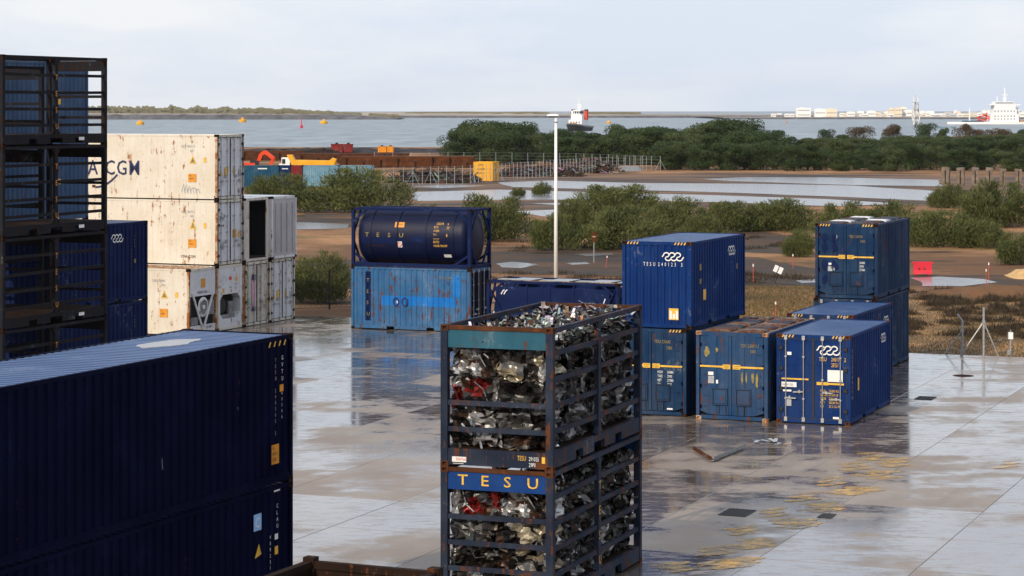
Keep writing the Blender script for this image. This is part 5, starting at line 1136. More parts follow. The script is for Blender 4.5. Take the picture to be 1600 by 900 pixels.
MB().tube((0, 0, 0), (0, 0, 0.85), 0.04, n=8).build('post', 'galvanised', t); MB().box(-0.09, 0.09, -0.08, 0.08, 0.72, 1.0).build('box', 'white_gloss', t); MB().tube((0, 0, 1.0), (0, 0, 1.1), 0.03, n=6).build('cap', 'galvanised', t); MB().box(-0.16, -0.02, -0.12, 0.02, 0.08, 0.26).build('lower_box', 'galvanised', t)
# bent steel angle and scraps lying on the yard
t = empty('steel_angle', ground(1112, 722, 0.01), 0, 'bent rusty and grey steel angle lying on the wet slabs', 'scrap')
p0, p1, p2 = Vector((0, 0, 0.05)), ground(1162, 701) - ground(1112, 722) + Vector((0, 0, 0.05)), ground(1084, 705) - ground(1112, 722) + Vector((0, 0, 0.05))
MB().bar(p0, p1, 0.13, 0.02).bar(p0 + Vector((0.05, 0.03, 0.04)), p1 + Vector((0.05, 0.03, 0.04)), 0.02, 0.10).build('grey_arm', 'grey_steel', t); MB().bar(p0 + Vector((0, 0, 0.025)), p2 + Vector((0, 0, 0.025)), 0.12, 0.02).bar(p0 + Vector((0.0, 0.05, 0.05)), p2 + Vector((0, 0.05, 0.05)), 0.02, 0.09).build('rusty_arm', 'rust', t)
def crumb(px, py, s, label, m, seed):
    r2 = random.Random(seed); mb = MB()
    for k in range(9):
        p = Vector((r2.uniform(-1, 1) * s, r2.uniform(-1, 1) * s, r2.uniform(0.01, 0.05))); d = Vector((r2.uniform(-1, 1), r2.uniform(-1, 1), r2.uniform(0, 0.3))) * s * 0.6; e = Vector((-d.y, d.x, 0)) * 0.5
        mb.quad(p, p + d, p + d + e, p + e)
    o = mb.build('debris', m, None, False, ground(px, py, 0.008)); tag(o, label, 'debris', 'bits of debris on the slabs')
crumb(1200, 692, 0.45, 'torn pale sheet lying on the slabs before the door rod container', 'grey_mark', 1); crumb(1227, 696, 0.18, 'small cream scrap beside the torn pale sheet', 'rusty_white', 2)
crumb(1134, 668, 0.10, 'small brown lump on the slabs before the rusty roofed container', 'sand', 3); crumb(1116, 694, 0.05, 'tiny pale bit on the slabs left of the torn sheet', 'white_mark', 4)
# chain link fence behind the yard, left of the sky blue container
def fence(name, label, pts, h, step, mat_post='galvanised', wires=6, group=None, brace=(), mesh=False):
    t = empty(name, (*pts[0], 0), 0, label, 'fence', group); o0 = Vector((*pts[0], 0)); k = 0
    for a, b2 in zip(pts, pts[1:]):
        a, b2 = Vector((*a, 0)) - o0, Vector((*b2, 0)) - o0; n = max(1, round((b2 - a).length / step))
        for i in range(n + (1 if b2 + o0 == Vector((*pts[-1], 0)) else 0)):
            p = a.lerp(b2, i / n); shared('post', (name, round(h, 2)), lambda: MB().tube((0, 0, 0), (0, 0, h), 0.05, n=6), mat_post, t, tuple(p))
            if k in brace: MB().tube((p.x - 0.9, p.y, 0), (p.x, p.y, h * 0.75), 0.03, n=5).tube((p.x + 0.9, p.y, 0), (p.x, p.y, h * 0.75), 0.03, n=5).build('brace', mat_post, t)
            k += 1
        for w in range(wires):
            z = 0.1 + (h - 0.15) * w / (wires - 1); MB().tube((a.x, a.y, z), (b2.x, b2.y, z), 0.012, n=3, caps=False).build('wire', mat_post, t)
        if not mesh: continue
        ln = (b2 - a).length; dm = MB(); u = (b2 - a).normalized(); s = 0.28; i = 0      # diamond mesh
        while i * s < ln:
            for sg in (1, -1):
                x0 = i * s; x1 = x0 + sg * (h - 0.1)
                q0, q1 = (x0, 0.05), (x1, h - 0.05)
                if q1[0] > ln: f3 = (ln - x0) / (q1[0] - x0); q1 = (ln, 0.05 + (h - 0.1) * f3)
                if q1[0] < 0: f3 = x0 / (x0 - q1[0]); q1 = (0, 0.05 + (h - 0.1) * f3)
                if abs(q1[0] - q0[0]) < 0.02: continue
                dm.bar(a + u * q0[0] + Vector((0, 0, q0[1])), a + u * q1[0] + Vector((0, 0, q1[1])), 0.008)
            i += 1
        dm.build('wire_mesh', mat_post, t)
    return t
g1, g2 = ground(440, 486), ground(560, 478); fence('yard_fence', 'dark wire fence behind the yard between reefers and sky blue container', [(g1.x - 8, g1.y + 4), (g1.x, g1.y), (g2.x + 1, g2.y - 1)], 2.0, 2.5, 'black_rubber', 5, mesh=True)
FP = [ground(x, y) for x, y in ((600, 291), (660, 289.5), (735, 287), (790, 282), (860, 276), (930, 270), (1010, 267))]
fence('scrapyard_fence', 'grey post and wire fence in front of the scrap heaps and yellow box', [(v.x, v.y) for v in FP], 2.5, 1.65, wires=5, brace=(3, 5, 17))
FP = [ground(x, y) for x, y in ((585, 258), (700, 258), (800, 259), (900, 260.5), (1032, 266.5))]
fence('belt_fence', 'grey wire fence along the foot of the tree belt', [(v.x, v.y) for v in FP], 2.4, 3.1, wires=5, brace=(22,))

# ------------------------------------------------------------------ yellow box, piers, scrap yard
def box_on(px, py, yaw, dims, z=0): return ground(px, py, z), -R(yaw)
t = container('yellow ten foot container with black lettering beside the scrap fence', ground(760, 282.5), -R(18), L=3.0, W=2.9, H=2.75, body='yellow_paint', roof='yellow_paint', front='corrugated', cast='yellow_paint')
fy = front_face(3.0); marks(t, 'black_mark', lambda mb: (fy.text(mb, 'SAMI', -0.65, 2.2, 0.26, 0.9), fy.text(mb, 'ALQUILER', -0.95, 1.62, 0.22, 0.9), fy.text(mb, '959 250 310', -0.95, 1.05, 0.22, 0.75)))
ry = right_face(2.9); marks(t, 'black_mark', lambda mb: (ry.text(mb, 'SAMI', -0.7, 2.2, 0.26, 0.9), ry.text(mb, 'ALQ', -0.7, 1.62, 0.22, 0.9)))
PN = ['leftmost', 'second from the left', 'third from the left', 'fourth from the left', 'fifth from the left', 'sixth from the left', 'rightmost']
for i, (px, w, top, base) in enumerate(((1478, 15, 261, 291), (1501, 15, 262, 292), (1524, 14, 262, 292), (1546, 14, 262, 292), (1567, 12, 263, 290), (1591, 13, 263, 290), (1612, 13, 263, 290))):
    g = ground(px, 290); D = g.y; t = empty('concrete_pier', g, R(-20 + i * 3), f'weathered concrete pier stump above the bushes at right, {PN[i]} of the row', 'concrete pier', 'concrete pier stumps')
    wd = w * D / FPX * 0.38; hh = hgt(top, D); mb = MB(); r2 = random.Random(i)
    pts = [(-wd, -wd), (wd, -wd), (wd, wd), (-wd, wd)]; n = 4; prev = None
    for j in range(6):
        z = hh * j / 5; ring = [(x * r2.uniform(0.95, 1.03), y * r2.uniform(0.95, 1.03), z + (r2.uniform(-0.1, 0.06) if j == 5 else 0)) for x, y in pts]
        if prev:
            for k in range(4): mb.quad(prev[k], prev[(k + 1) % 4], ring[(k + 1) % 4], ring[k])
        prev = ring
    mb.quad(*prev); mb.build('shaft', 'pier_concrete', t); MB().box(-wd * 1.08, wd * 1.08, -wd * 1.08, wd * 1.08, hh * 0.86, hh * 0.93).build('collar', 'pier_concrete', t)
    MB().box(-wd * 0.12, wd * 0.12, -wd * 1.12, -wd * 1.02, hh * 0.1, hh * 0.84).build('rebate', 'dark_rust', t)

def heap(name, label, px0, px1, D, h, dep, m, seed, cat='heap', rug=0.35, nx=60, ny=10):
    x0, x1 = (px0 - 800) / FPX * D, (px1 - 800) / FPX * D; mb = MB(); W2 = x1 - x0
    for i in range(nx + 1):
        for j in range(ny + 1):
            u, v = i / nx, j / ny; env = (1 - abs(2 * v - 1) ** 1.6) * min(1, 6 * u, 6 * (1 - u)); q = Vector((u * W2 * 0.25, v * dep * 0.5, seed))
            mb.v.append((x0 + u * W2, D + (v - 0.5) * dep, -0.08 + env * h * (0.75 + rug * noise.noise(q) + rug * 0.7 * noise.noise(q * 3.7))))
    for i in range(nx):
        for j in range(ny): k = i * (ny + 1) + j; mb.f.append((k, k + ny + 1, k + ny + 2, k + 1)); mb.c.append(None)
    o = mb.build(name, m, None, False); return tag(o, label, cat)
heap('ore_heap', 'long dark ore heap along the waterside behind the machines', 340, 760, 560, 1.3, 14, 'coal', 1); heap('ore_heap', 'rust brown heap in front of the dark ore heap', 360, 560, 500, 2.0, 14, 'dark_rust', 2)
heap('sand_mound', 'yellow sand mound at the right edge beyond the puddle', 1574, 1670, 143, 0.7, 4, 'sand', 3, rug=0.15, nx=24)
heap('earth_bank', 'brown scrubby earth bank beside the puddle at right', 1424, 1700, 128, 0.7, 5, 'earth', 8, cat='bank', rug=0.5)
def scrapheap(label, px0, px1, py, h, dep, seed, cols, n):
    g = ground((px0 + px1) / 2, py); D = g.y; wd = (px1 - px0) * D / FPX; r2 = random.Random(seed); mb = MB()
    for k in range(n):
        u, v = r2.uniform(-0.5, 0.5), r2.uniform(-0.5, 0.5); e = max(0.1, 1 - (2 * v) ** 2) * min(1, 5 * (0.5 - abs(u))) * (0.7 + 0.5 * noise.noise(Vector((u * 5, v * 2, seed))))
        p = Vector((u * wd, v * dep, r2.uniform(0, 1) * h * e)); d = Vector((r2.uniform(-1, 1), r2.uniform(-0.6, 0.6), r2.uniform(-0.3, 0.3))).normalized() * r2.uniform(0.3, 1.6); e2 = Vector((0, 0, 1)).cross(d).normalized() * r2.uniform(0.05, 0.3); e3 = Vector((0, 0, r2.uniform(0.05, 0.25)))
        mb.col = tuple(x * r2.uniform(0.6, 1.3) for x in r2.choice(cols)); mb.quad(p, p + d, p + d + e2, p + e2); mb.quad(p, p + d, p + d + e3, p + e3)
    o = mb.build('scrap_heap', 'crushed_metal', None, False, g); tag(o, label, 'scrap heap', kind='stuff')
DK = [(0.03, 0.027, 0.025)] * 5 + [(0.10, 0.09, 0.085)] * 3 + [(0.10, 0.05, 0.025)] * 3 + [(0.3, 0.3, 0.3)]
scrapheap('dark scrap heap behind the fence left of the yellow box', 615, 742, 284, 1.9, 9, 1, DK, 2600); scrapheap('dark scrap heap behind the fence right of the yellow box', 780, 905, 274, 1.5, 12, 2, DK, 1500); scrapheap('paler scrap heap at the far end of the fence', 880, 965, 269, 2.6, 10, 3, DK + [(0.35, 0.30, 0.25)] * 3 + [(0.2, 0.05, 0.03)], 1200)
heap('rail_heap', 'brown heap of rails behind the right part of the scrap fence', 775, 960, 386, 1.4, 14, 'orange_rust', 5); heap('slab_heap', 'grey blue heap of steel plates near the fence corner', 960, 1005, 392, 1.0, 5, 'grey_steel', 6, nx=16)
def pile_stack(label, px0, px1, py, h, dep, m, seed, yaw=0.0):
    g = ground((px0 + px1) / 2, py); D = g.y; L = (px1 - px0) * D / FPX; t = empty('sheet_pile_stack', g, yaw, label, 'steel stack', 'stacks of rusty sheet piles'); n = max(3, int(h / 0.28)); r2 = random.Random(seed)
    for i in range(n):
        sh = r2.uniform(-0.6, 0.6); MB().box(-L / 2 + abs(sh), L / 2 - abs(sh), -dep / 2 + i * 0.06, dep / 2 - i * 0.06, i * h / n + 0.03, (i + 1) * h / n).build('sheet_pile', m if r2.random() < 0.7 else 'rust', t)
    k = int(L / 3)
    for i in range(k): MB().box(-L / 2 + (i + 0.5) * L / k - 0.1, -L / 2 + (i + 0.5) * L / k + 0.1, -dep / 2 - 0.12, -dep / 2, 0, h * r2.uniform(0.5, 1.0)).build('stake', 'dark_rust', t)
pile_stack('long orange brown stack of sheet piles behind the dark scrap heap', 530, 745, 261, 1.9, 6, 'orange_rust', 1, R(-2)); pile_stack('rust brown stack of sheet piles behind the yellow tipper', 460, 640, 252, 1.6, 6, 'rust', 2, R(1)); pile_stack('dark brown stack of sheet piles at the left behind the red excavator', 370, 480, 250, 1.9, 6, 'rust', 3); pile_stack('brown stack of sheet piles left of the tree belt', 690, 770, 256, 1.5, 6, 'orange_rust', 4)
# row of containers in front of the machines
D = 306
for px0, px1, m, lab in ((372, 437, 'teal_blue_paint', 'teal blue container in the far row beside the bushes'), (438.5, 455, 'blue_paint', 'short dark blue container in the far row'), (456, 473, 'maroon_paint', 'red brown container in the far row between the blue ones'), (474.5, 530, 'cyan_paint', 'light blue container in the far row'), (531.5, 584, 'cyan_paint', 'pale blue container mostly behind the round bush in the far row')):
    w = (px1 - px0) * D / FPX; c0 = at((px0 + px1) / 2, D + 1.2)
    t = container(lab, c0, R(90), L=w, W=2.44, H=2.9, body=m, front='corrugated', cast='dark_rust', roof='rust_roof', group='far row of containers', panels=('left', 'right'))
    lf = left_face(2.44)
    if 'teal' in lab: marks(t, 'white_mark', lambda mb: lf.rect(mb, 0.0, 1.2, 2.40, 2.55), 'name_strip')
    if 'short' in lab: marks(t, 'white_mark', lambda mb: lf.rect(mb, -0.4, 0.4, 2.40, 2.52), 'name_strip')
# red excavator with folded arm
D = 330; z0 = 0.0
t = empty('excavator', at(402, D), 0, 'red orange excavator with raised bent arm behind the container row', 'excavator')
k = D / FPX; P = lambda px, py, y=0: Vector(((px - 402) * k, y, hgt(py, D)))
for s in (-0.9, 0.9): MB().box(-2.4, 1.2, s - 0.3, s + 0.3, 0, 0.8).build('track', 'black_rubber', t)
MB().box(-2.6, -0.2, -1.2, 1.2, 0.9, 2.7).build('body', 'red_paint', t); MB().box(-3.1, -2.6, -1.1, 1.1, 1.0, 2.9).build('counterweight', 'red_paint', t); MB().box(-0.9, 0.3, -1.15, -0.1, 1.1, 3.0).build('cab', 'black_rubber', t)
MB().bar(P(404, 252), P(408, 241), 0.5, 0.55, (0, 1, 0)).bar(P(408, 241), P(415, 237), 0.5, 0.7, (0, 1, 0)).bar(P(414, 237), P(428, 248), 0.5, 0.8, (0, 1, 0)).build('boom', 'red_paint', t); MB().bar(P(428, 247), P(423, 257), 0.45, 0.6, (0, 1, 0)).build('stick', 'red_paint', t); MB().bar(P(418, 239, -0.3), P(425, 243, -0.3), 0.1).build('ram', 'white_gloss', t); MB().box(1.6, 2.5, -0.6, 0.6, 0.3, 1.4).build('bucket', 'dark_rust', t)
# tipper truck: white cab, yellow body
D = 342; t = empty('tipper_truck', at(480, D), 0, 'tipper truck with white cab and yellow open body', 'truck'); k = D / FPX; X = lambda px: (px - 480) * k
MB().box(X(441), X(454), -1.2, 1.2, 0.9, 3.2).box(X(437), X(441), -1.1, 1.1, 0.9, 2.3).build('cab', 'white_gloss', t); MB().box(X(442), X(447), -1.23, 1.23, 2.3, 3.0).build('cab_window', 'window_glass', t)
mb = MB(); mb.v = [(x, y, z) for y in (-1.25, 1.25) for x, z in ((X(453), 2.9), (X(459), 1.75), (X(522), 1.75), (X(526), 2.95), (X(520), 3.15), (X(515), 2.75), (X(461), 2.85), (X(457), 3.6), (X(449), 3.6))]; mb.f = [tuple(range(9)), tuple(range(17, 8, -1))] + [(i, 9 + i, 9 + (i + 1) % 9, (i + 1) % 9) for i in range(9)]; mb.c = [None] * len(mb.f); mb.build('tipper_body', 'yellow_paint', t)
for px in (444, 490, 500, 515): 
    for s in (-1.1, 1.1): MB().tube((X(px), s - 0.15, 0.5), (X(px), s + 0.15, 0.5), 0.5, n=14).build('wheel', 'black_rubber', t)
MB().box(X(440), X(522), -0.5, 0.5, 0.8, 1.2).build('chassis', 'black_rubber', t)
for nm, lab, px0, px1, py0, py1, m in (('ore_hopper', 'dark red steel hopper on the far ore heap', 518, 551, 223, 237.5, 'maroon_paint'), ('ore_hopper', 'orange steel hopper on the far ore heap', 591, 615, 227, 237.5, 'orange_paint')):
    D = 553; k = D / FPX; w = (px1 - px0) * k; h = hgt(py0, D); t = empty(nm, at((px0 + px1) / 2, D), 0, lab, 'hopper', 'hoppers by the water')
    MB().box(-w / 2, w * 0.05, -1.5, 1.5, 0.1, h * 0.88).box(w * 0.1, w / 2, -1.5, 1.5, 0.1, h * 0.86).build('body', m, t); MB().box(-w / 2 - 0.1, w / 2 + 0.1, -1.6, 1.6, h * 0.80, h * 0.88).build('rim', m, t)
    for q in (-0.25, 0.3): MB().box(q * w - 0.3, q * w + 0.3, -0.5, 0.5, h * 0.88, h).build('lifting_lug', 'dark_rust', t)
    for q in (-0.4, -0.15, 0.2, 0.42): MB().box(q * w - 0.08, q * w + 0.08, -1.58, -1.5, 0.1, h * 0.8).build('rib', m, t)
# ------------------------------------------------------------------ vegetation
def leaf_mesh(name, kind, seed, m):
    """Crown meshes one unit wide (x, y in -0.5..0.5) and one unit high."""
    r2 = random.Random(seed); mb = MB()
    if kind == 'tree':
        lobes = []
        for k in range(15):
            a = r2.uniform(0, 6.283); rr = r2.uniform(0, 0.36); z = r2.uniform(0.10, 0.80); lobes.append((math.cos(a) * rr * (1.15 - 0.45 * z), math.sin(a) * rr * (1.15 - 0.45 * z), z, r2.uniform(0.13, 0.24)))
        for lx, ly, lz, lr in lobes:
            for k in range(430):
                d = Vector((r2.gauss(0, 1), r2.gauss(0, 1), r2.gauss(0.25, 0.9))).normalized(); q = lr * (0.62 + 0.42 * r2.random() ** 0.5)
                p = Vector((lx, ly, lz)) + Vector((d.x * q, d.y * q, d.z * q * 0.8))
                if p.z < 0.01: continue
                s = r2.uniform(0.010, 0.025); u = (d.orthogonal() + Vector((r2.uniform(-1, 1), r2.uniform(-1, 1), r2.uniform(-1, 1))) * 0.8).normalized(); v = u.cross(d + Vector((r2.uniform(-.6, .6), r2.uniform(-.6, .6), r2.uniform(-.6, .6)))).normalized()
                mb.quad(p - u * s, p - v * s * 0.6, p + u * s, p + v * s * 0.6)
    elif kind == 'tamarisk':
        # upright feathery sprays fanning from several stems
        for c in range(40):
            a = r2.uniform(0, 6.283); rr = 0.38 * r2.random() ** 0.55; bx, by = math.cos(a) * rr, math.sin(a) * rr; top = (1.0 - 1.05 * (rr / 0.5) ** 2.2) * r2.uniform(0.72, 1.0); top = max(0.35, top)
            for k in range(230):
                t = r2.random() ** 0.75; z = top * (0.03 + 0.92 * t); sp = 0.115 * (1.0 - 0.62 * t) + 0.02
                p = Vector((bx * (1 + 0.30 * t) + r2.gauss(0, sp * 0.62), by * (1 + 0.30 * t) + r2.gauss(0, sp * 0.62), z)); d = Vector((bx * 0.9 + r2.gauss(0, 0.32), by * 0.9 + r2.gauss(0, 0.32), r2.uniform(0.45, 1.1))).normalized()
                ln, w = r2.uniform(0.04, 0.10), r2.uniform(0.003, 0.008); e = d.cross(Vector((r2.uniform(-1, 1), r2.uniform(-1, 1), 0.1))).normalized() * w
                mb.quad(p - e, p + e, p + d * ln * 0.6 + e * 0.9, p + d * ln)
    me = mb.mesh(name); me.materials.append(MATS[m]); return me
TREE = [leaf_mesh('crown', 'tree', 20 + i, 'tree_leaf') for i in range(6)]; TAM = [leaf_mesh('foliage', 'tamarisk', 40 + i, 'tamarisk_leaf') for i in range(5)]
def trunk_mesh(seed):
    r2 = random.Random(seed); mb = MB(); mb.tube((0, 0, -0.02), (0.01, 0, 0.30), 0.035, 0.024, 7)
    for k in range(6):
        a = k * 1.05 + r2.uniform(-0.3, 0.3); mb.tube((0.01, 0, r2.uniform(0.16, 0.30)), (math.cos(a) * 0.26, math.sin(a) * 0.26, r2.uniform(0.45, 0.7)), 0.016, 0.006, 5)
    me = mb.mesh('trunk'); me.materials.append(MATS['bark']); return me
TRUNK = [trunk_mesh(i) for i in range(3)]
def stem_mesh(seed):
    r2 = random.Random(seed); mb = MB()
    for k in range(9):
        a = r2.uniform(0, 6.283); mb.tube((math.cos(a) * 0.05, math.sin(a) * 0.05, -0.02), (math.cos(a) * 0.26, math.sin(a) * 0.26, r2.uniform(0.35, 0.6)), 0.008, 0.004, 5)
    me = mb.mesh('stem'); me.materials.append(MATS['bark']); return me
STEM = [stem_mesh(i) for i in range(2)]
def plant(name, loc, w, h, crown, wood, part, label, cat, group, m=None, dep=None):
    t = empty(name, loc, rnd.uniform(0, 6.28), label, cat, group); sc3 = (w, dep or w, h)
    for nm, me in ((part, crown), ('trunk' if part == 'crown' else 'stem', wood)):
        o = bpy.data.objects.new(nm, me); C.objects.link(o); o.parent = t; o.scale = sc3
        if m and nm == part: o.material_slots[0].link = 'OBJECT'; o.material_slots[0].material = MATS[m]
    return t
BUSH = [  # left px, right px, base row, top row, where
    (376, 496, 330, 266, 'wide green tamarisk bush right of the white containers'), (484, 640, 331, 260, 'large round tamarisk bush left of the tank container'), (458, 548, 470, 388, 'low grey green bush behind the fence left of the sky blue container'),
    (700, 832, 374, 298, 'big tamarisk bush behind the right end of the tank container'), (832, 903, 390, 330, 'narrow tamarisk bush left of the lamp pole'), (896, 1024, 332, 284, 'broad tamarisk bush by the flood water right of the lamp pole'),
    (922, 1044, 388, 318, 'rounded tamarisk bush behind the upper corrugated container'), (834, 862, 304, 282, 'small lone bush between two strips of flood water'), (798, 820, 306, 291, 'smallest bush left of the lone bush in the mud'),
    (1018, 1110, 362, 306, 'tamarisk bush above the corrugated container roof, left part'), (1090, 1190, 360, 309, 'tamarisk bush above the corrugated container roof, right part'), (1168, 1284, 358, 308, 'tamarisk bush between the two upper containers'),
    (1226, 1280, 400, 356, 'small dense bush left of the upper rear container'), (1278, 1362, 372, 310, 'tamarisk bush behind the left end of the upper rear container'), (1340, 1446, 378, 312, 'tamarisk bush behind the right end of the upper rear container'),
    (1410, 1520, 384, 322, 'long low tamarisk bush right of the upper rear container'), (1482, 1568, 386, 340, 'low tamarisk bush nearest the dirt track at right'), (1456, 1514, 324, 284, 'dark round bush below the concrete piers'), (1488, 1626, 352, 276, 'biggest tamarisk bush at the right edge below the piers'),
    (1562, 1640, 412, 362, 'bush at the right edge above the sand mound'), (866, 926, 362, 306, 'thin tamarisk bush just right of the lamp pole'), (1060, 1130, 384, 334, 'low bush directly above the left container roof'), (640, 712, 352, 318, 'low bush hidden partly by the tank container top')]
for i, (x0, x1, yb, yt, lab) in enumerate(BUSH):
    g = ground((x0 + x1) / 2, yb); k = g.y / FPX; w = (x1 - x0) * k * 1.17; plant('tamarisk_bush', (g.x, g.y, -0.08), w, (yb - yt) * k * 1.12, TAM[i % 5], STEM[i % 2], 'foliage', lab, 'bush', 'tamarisk bushes', dep=min(w, 7))
# tree belt
def sky_row(px):
    T = [(690, 214), (705, 200), (735, 186), (770, 183), (800, 184), (830, 200), (860, 208), (890, 198), (930, 200), (960, 192), (990, 188), (1030, 192), (1070, 193), (1100, 188), (1140, 184), (1170, 183), (1200, 198), (1230, 206), (1270, 214), (1300, 216), (1340, 222), (1700, 224)]
    for (a, ya), (b2, yb) in zip(T, T[1:]):
        if px <= b2: return ya + (yb - ya) * (px - a) / (b2 - a)
    return 224
rowsT = []
x = 706
while x < 1630: rowsT.append((x + rnd.uniform(-5, 5), 'back')); x += rnd.uniform(15, 20)
x = 715
while x < 1620: rowsT.append((x + rnd.uniform(-5, 5), 'middle')); x += rnd.uniform(16, 21)
x = 1030
while x < 1620: rowsT.append((x + rnd.uniform(-5, 5), 'front')); x += rnd.uniform(17, 22)
cnt = {'back': 0, 'middle': 0, 'front': 0}
for x, row in rowsT:
    left = x < 1040
    if row == 'back' and x > 1275: D = rnd.uniform(520, 640); top = rnd.uniform(205, 215)
    elif row == 'back': D = (470 if left else 500) + rnd.uniform(-10, 15); top = sky_row(x) + rnd.uniform(-3, 5)
    elif row == 'middle': D = (440 if left else 440) + rnd.uniform(-8, 8); top = (sky_row(x) + rnd.uniform(6, 20)) if x < 1290 else rnd.uniform(212, 224)
    else: D = 396 + rnd.uniform(-10, 8); top = rnd.uniform(213, 234) if x < 1290 else rnd.uniform(219, 236)
    h = hgt(top, D); w = h * rnd.uniform(1.15, 1.6); w = max(w, 5.5)
    i = cnt[row]; cnt[row] += 1
    if row == 'back' and x > 1275: w *= 1.7
    kind = 'light_leaf' if row == 'back' and x > 1275 else rnd.choice(('tree_leaf', 'tree_leaf', 'tree_leaf', 'light_leaf') if row != 'front' else ('tree_leaf', 'light_leaf', 'tree_leaf'))
    plant('broad_tree', (at(x, D).x, D, -0.1), w, h * 1.04, TREE[rnd.randrange(6)], TRUNK[rnd.randrange(3)], 'crown', f'{"pale" if kind == "light_leaf" else "dark"} green tree, {ORD[i]} from the left in the {row} row of the tree belt', 'tree', 'tree belt behind the mudflats', kind)
for i, (px, yt, yb, w, m) in enumerate(((1344, 196, 212, 40, 'brown_leaf'), (1396, 194, 210, 34, 'brown_leaf'), (1446, 190, 208, 32, 'tree_leaf'), (1470, 194, 210, 22, 'tree_leaf'), (1504, 191, 212, 28, 'brown_leaf'), (1532, 196, 216, 30, 'brown_leaf'), (1566, 199, 214, 30, 'brown_leaf'), (1598, 202, 218, 24, 'tree_leaf'), (1290, 200, 214, 26, 'tree_leaf'))):
    D = 800; plant('field_bush', (at(px, D).x, D, -4.0), w * D / FPX * 1.5, hgt(yt, D) * 1.04 + 4.2, TREE[i % 6], TRUNK[i % 3], 'crown', f'{"brownish" if m == "brown_leaf" else "dark green"} bush on the skyline of the green field, {ORD[i]} in planting order from the tallest' if False else f'{"brownish" if m == "brown_leaf" else "dark green"} skyline bush on the far green field, {["below the first blocks", "beside the loading tower, left", "at the loading tower foot", "just right of the loading tower", "left of the tanker", "below the red deck gear", "below the white tanker house", "at the right picture edge", "left end of the field"][i]}', 'bush', 'skyline bushes on the green field', m)
# rough grass and scrub: nobody could count it
def blades(name, label, area, n, h0, h1, m, seed, clump=None, cat='grass'):
    r2 = random.Random(seed); mb = MB(); 
    cs = [ground(*area(r2)) for _ in range(clump[0])] if clump else None
    for k in range(n):
        if cs: c0 = cs[k % len(cs)]; p = c0 + Vector((r2.gauss(0, clump[1]), r2.gauss(0, clump[1]), 0))
        else: p = ground(*area(r2))
        if inside(p.x, p.y, yard_pts): continue
        h = r2.uniform(h0, h1) * (1.0 if not cs else max(0.25, 1 - (p - c0).length / (clump[1] * 2.6))); d = Vector((r2.gauss(0, 0.35), r2.gauss(0, 0.35), 1)).normalized(); e = Vector((r2.uniform(-1, 1), r2.uniform(-1, 1), 0)).normalized() * r2.uniform(0.012, 0.035)
        p.z = -0.08 + (r2.random() * 0.4 * h if cs else 0); mb.quad(p - e, p + e, p + d * h)
    o = mb.build(name, m); tag(o, label, cat, kind='stuff')
blades('dry_grass', 'dry golden grass between the containers and the road', lambda r: (r.uniform(1150, 1290), r.uniform(446, 505)), 9000, 0.05, 0.22, 'grass_leaf', 1)
blades('verge_grass', 'dry grass and weeds on the strip beyond the yard at right', lambda r: (r.uniform(1410, 1640), r.uniform(462, 562)), 16000, 0.04, 0.16, 'grass_leaf', 2)
blades('low_scrub', 'dark low scrub clumps on the strip beyond the yard at right', lambda r: (r.uniform(1415, 1640), 455 + 72 * r.random() ** 1.5), 26000, 0.18, 0.5, 'scrub_leaf', 3, (110, 0.38), 'scrub')
blades('roadside_scrub', 'low weeds along the road and track', lambda r: (r.uniform(700, 1300), r.choice((r.uniform(366, 392), r.uniform(425, 442)))), 16000, 0.12, 0.45, 'scrub_leaf', 4, (90, 0.6), 'scrub')
blades('marsh_scrub', 'green low scrub between the tamarisk bushes', lambda r: (r.uniform(880, 1580), r.uniform(330, 372)), 9000, 0.3, 0.8, 'tamarisk_leaf', 5, (60, 0.9), 'scrub')

# ------------------------------------------------------------------ far shore, boats, town
def land_strip(name, label, px0, px1, D, dep, zprof, m, rockm, seed, rock_h, nx=120):
    x0, x1 = (px0 - 800) / FPX * D, (px1 - 800) / FPX * D; mb = MB(); rk = MB(); W2 = x1 - x0
    r2 = random.Random(seed); ys = (0, 6, 12, dep * 0.3, dep)
    def z(i, j):
        u = i / nx; env = min(1, 14 * (1 - u)) if zprof[2] else 1
        return (-1.8, rock_h * env * (0.75 + 0.5 * noise.noise(Vector((i * 0.9, seed, 0)))), rock_h * env * (1.0 + 0.2 * noise.noise(Vector((i * 0.6, seed, 2)))), (zprof[0] + (zprof[1] - zprof[0]) * u) * env + 1.2 * noise.noise(Vector((i * 0.35, seed, 1))) * env, -1.8)[j]
    g = [[(x0 + W2 * i / nx, D + ys[j], z(i, j)) for j in range(5)] for i in range(nx + 1)]
    for i in range(nx):
        for j in range(4): (rk if j < 2 else mb).quad(g[i][j], g[i + 1][j], g[i + 1][j + 1], g[i][j + 1])
    a = mb.build(name, m); tag(a, kind='structure'); b2 = rk.build('rock_armour', rockm, a); return a
land_strip('breakwater', '', -500, 622, 2800, 220, (9.0, 4.5, True), 'spit_earth', 'rock', 1, 4.5)
land_strip('far_shore', '', 560, 1290, 3350, 300, (6.5, 2.4, False), 'spit_earth', 'rock', 2, 1.8)
land_strip('town_shore', '', 1130, 1900, 2900, 700, (0.6, 1.6, False), 'spit_earth', 'rock', 3, 0.6)
mb = MB(); r2 = random.Random(9)                       # scrub wood on the breakwater, one far mass
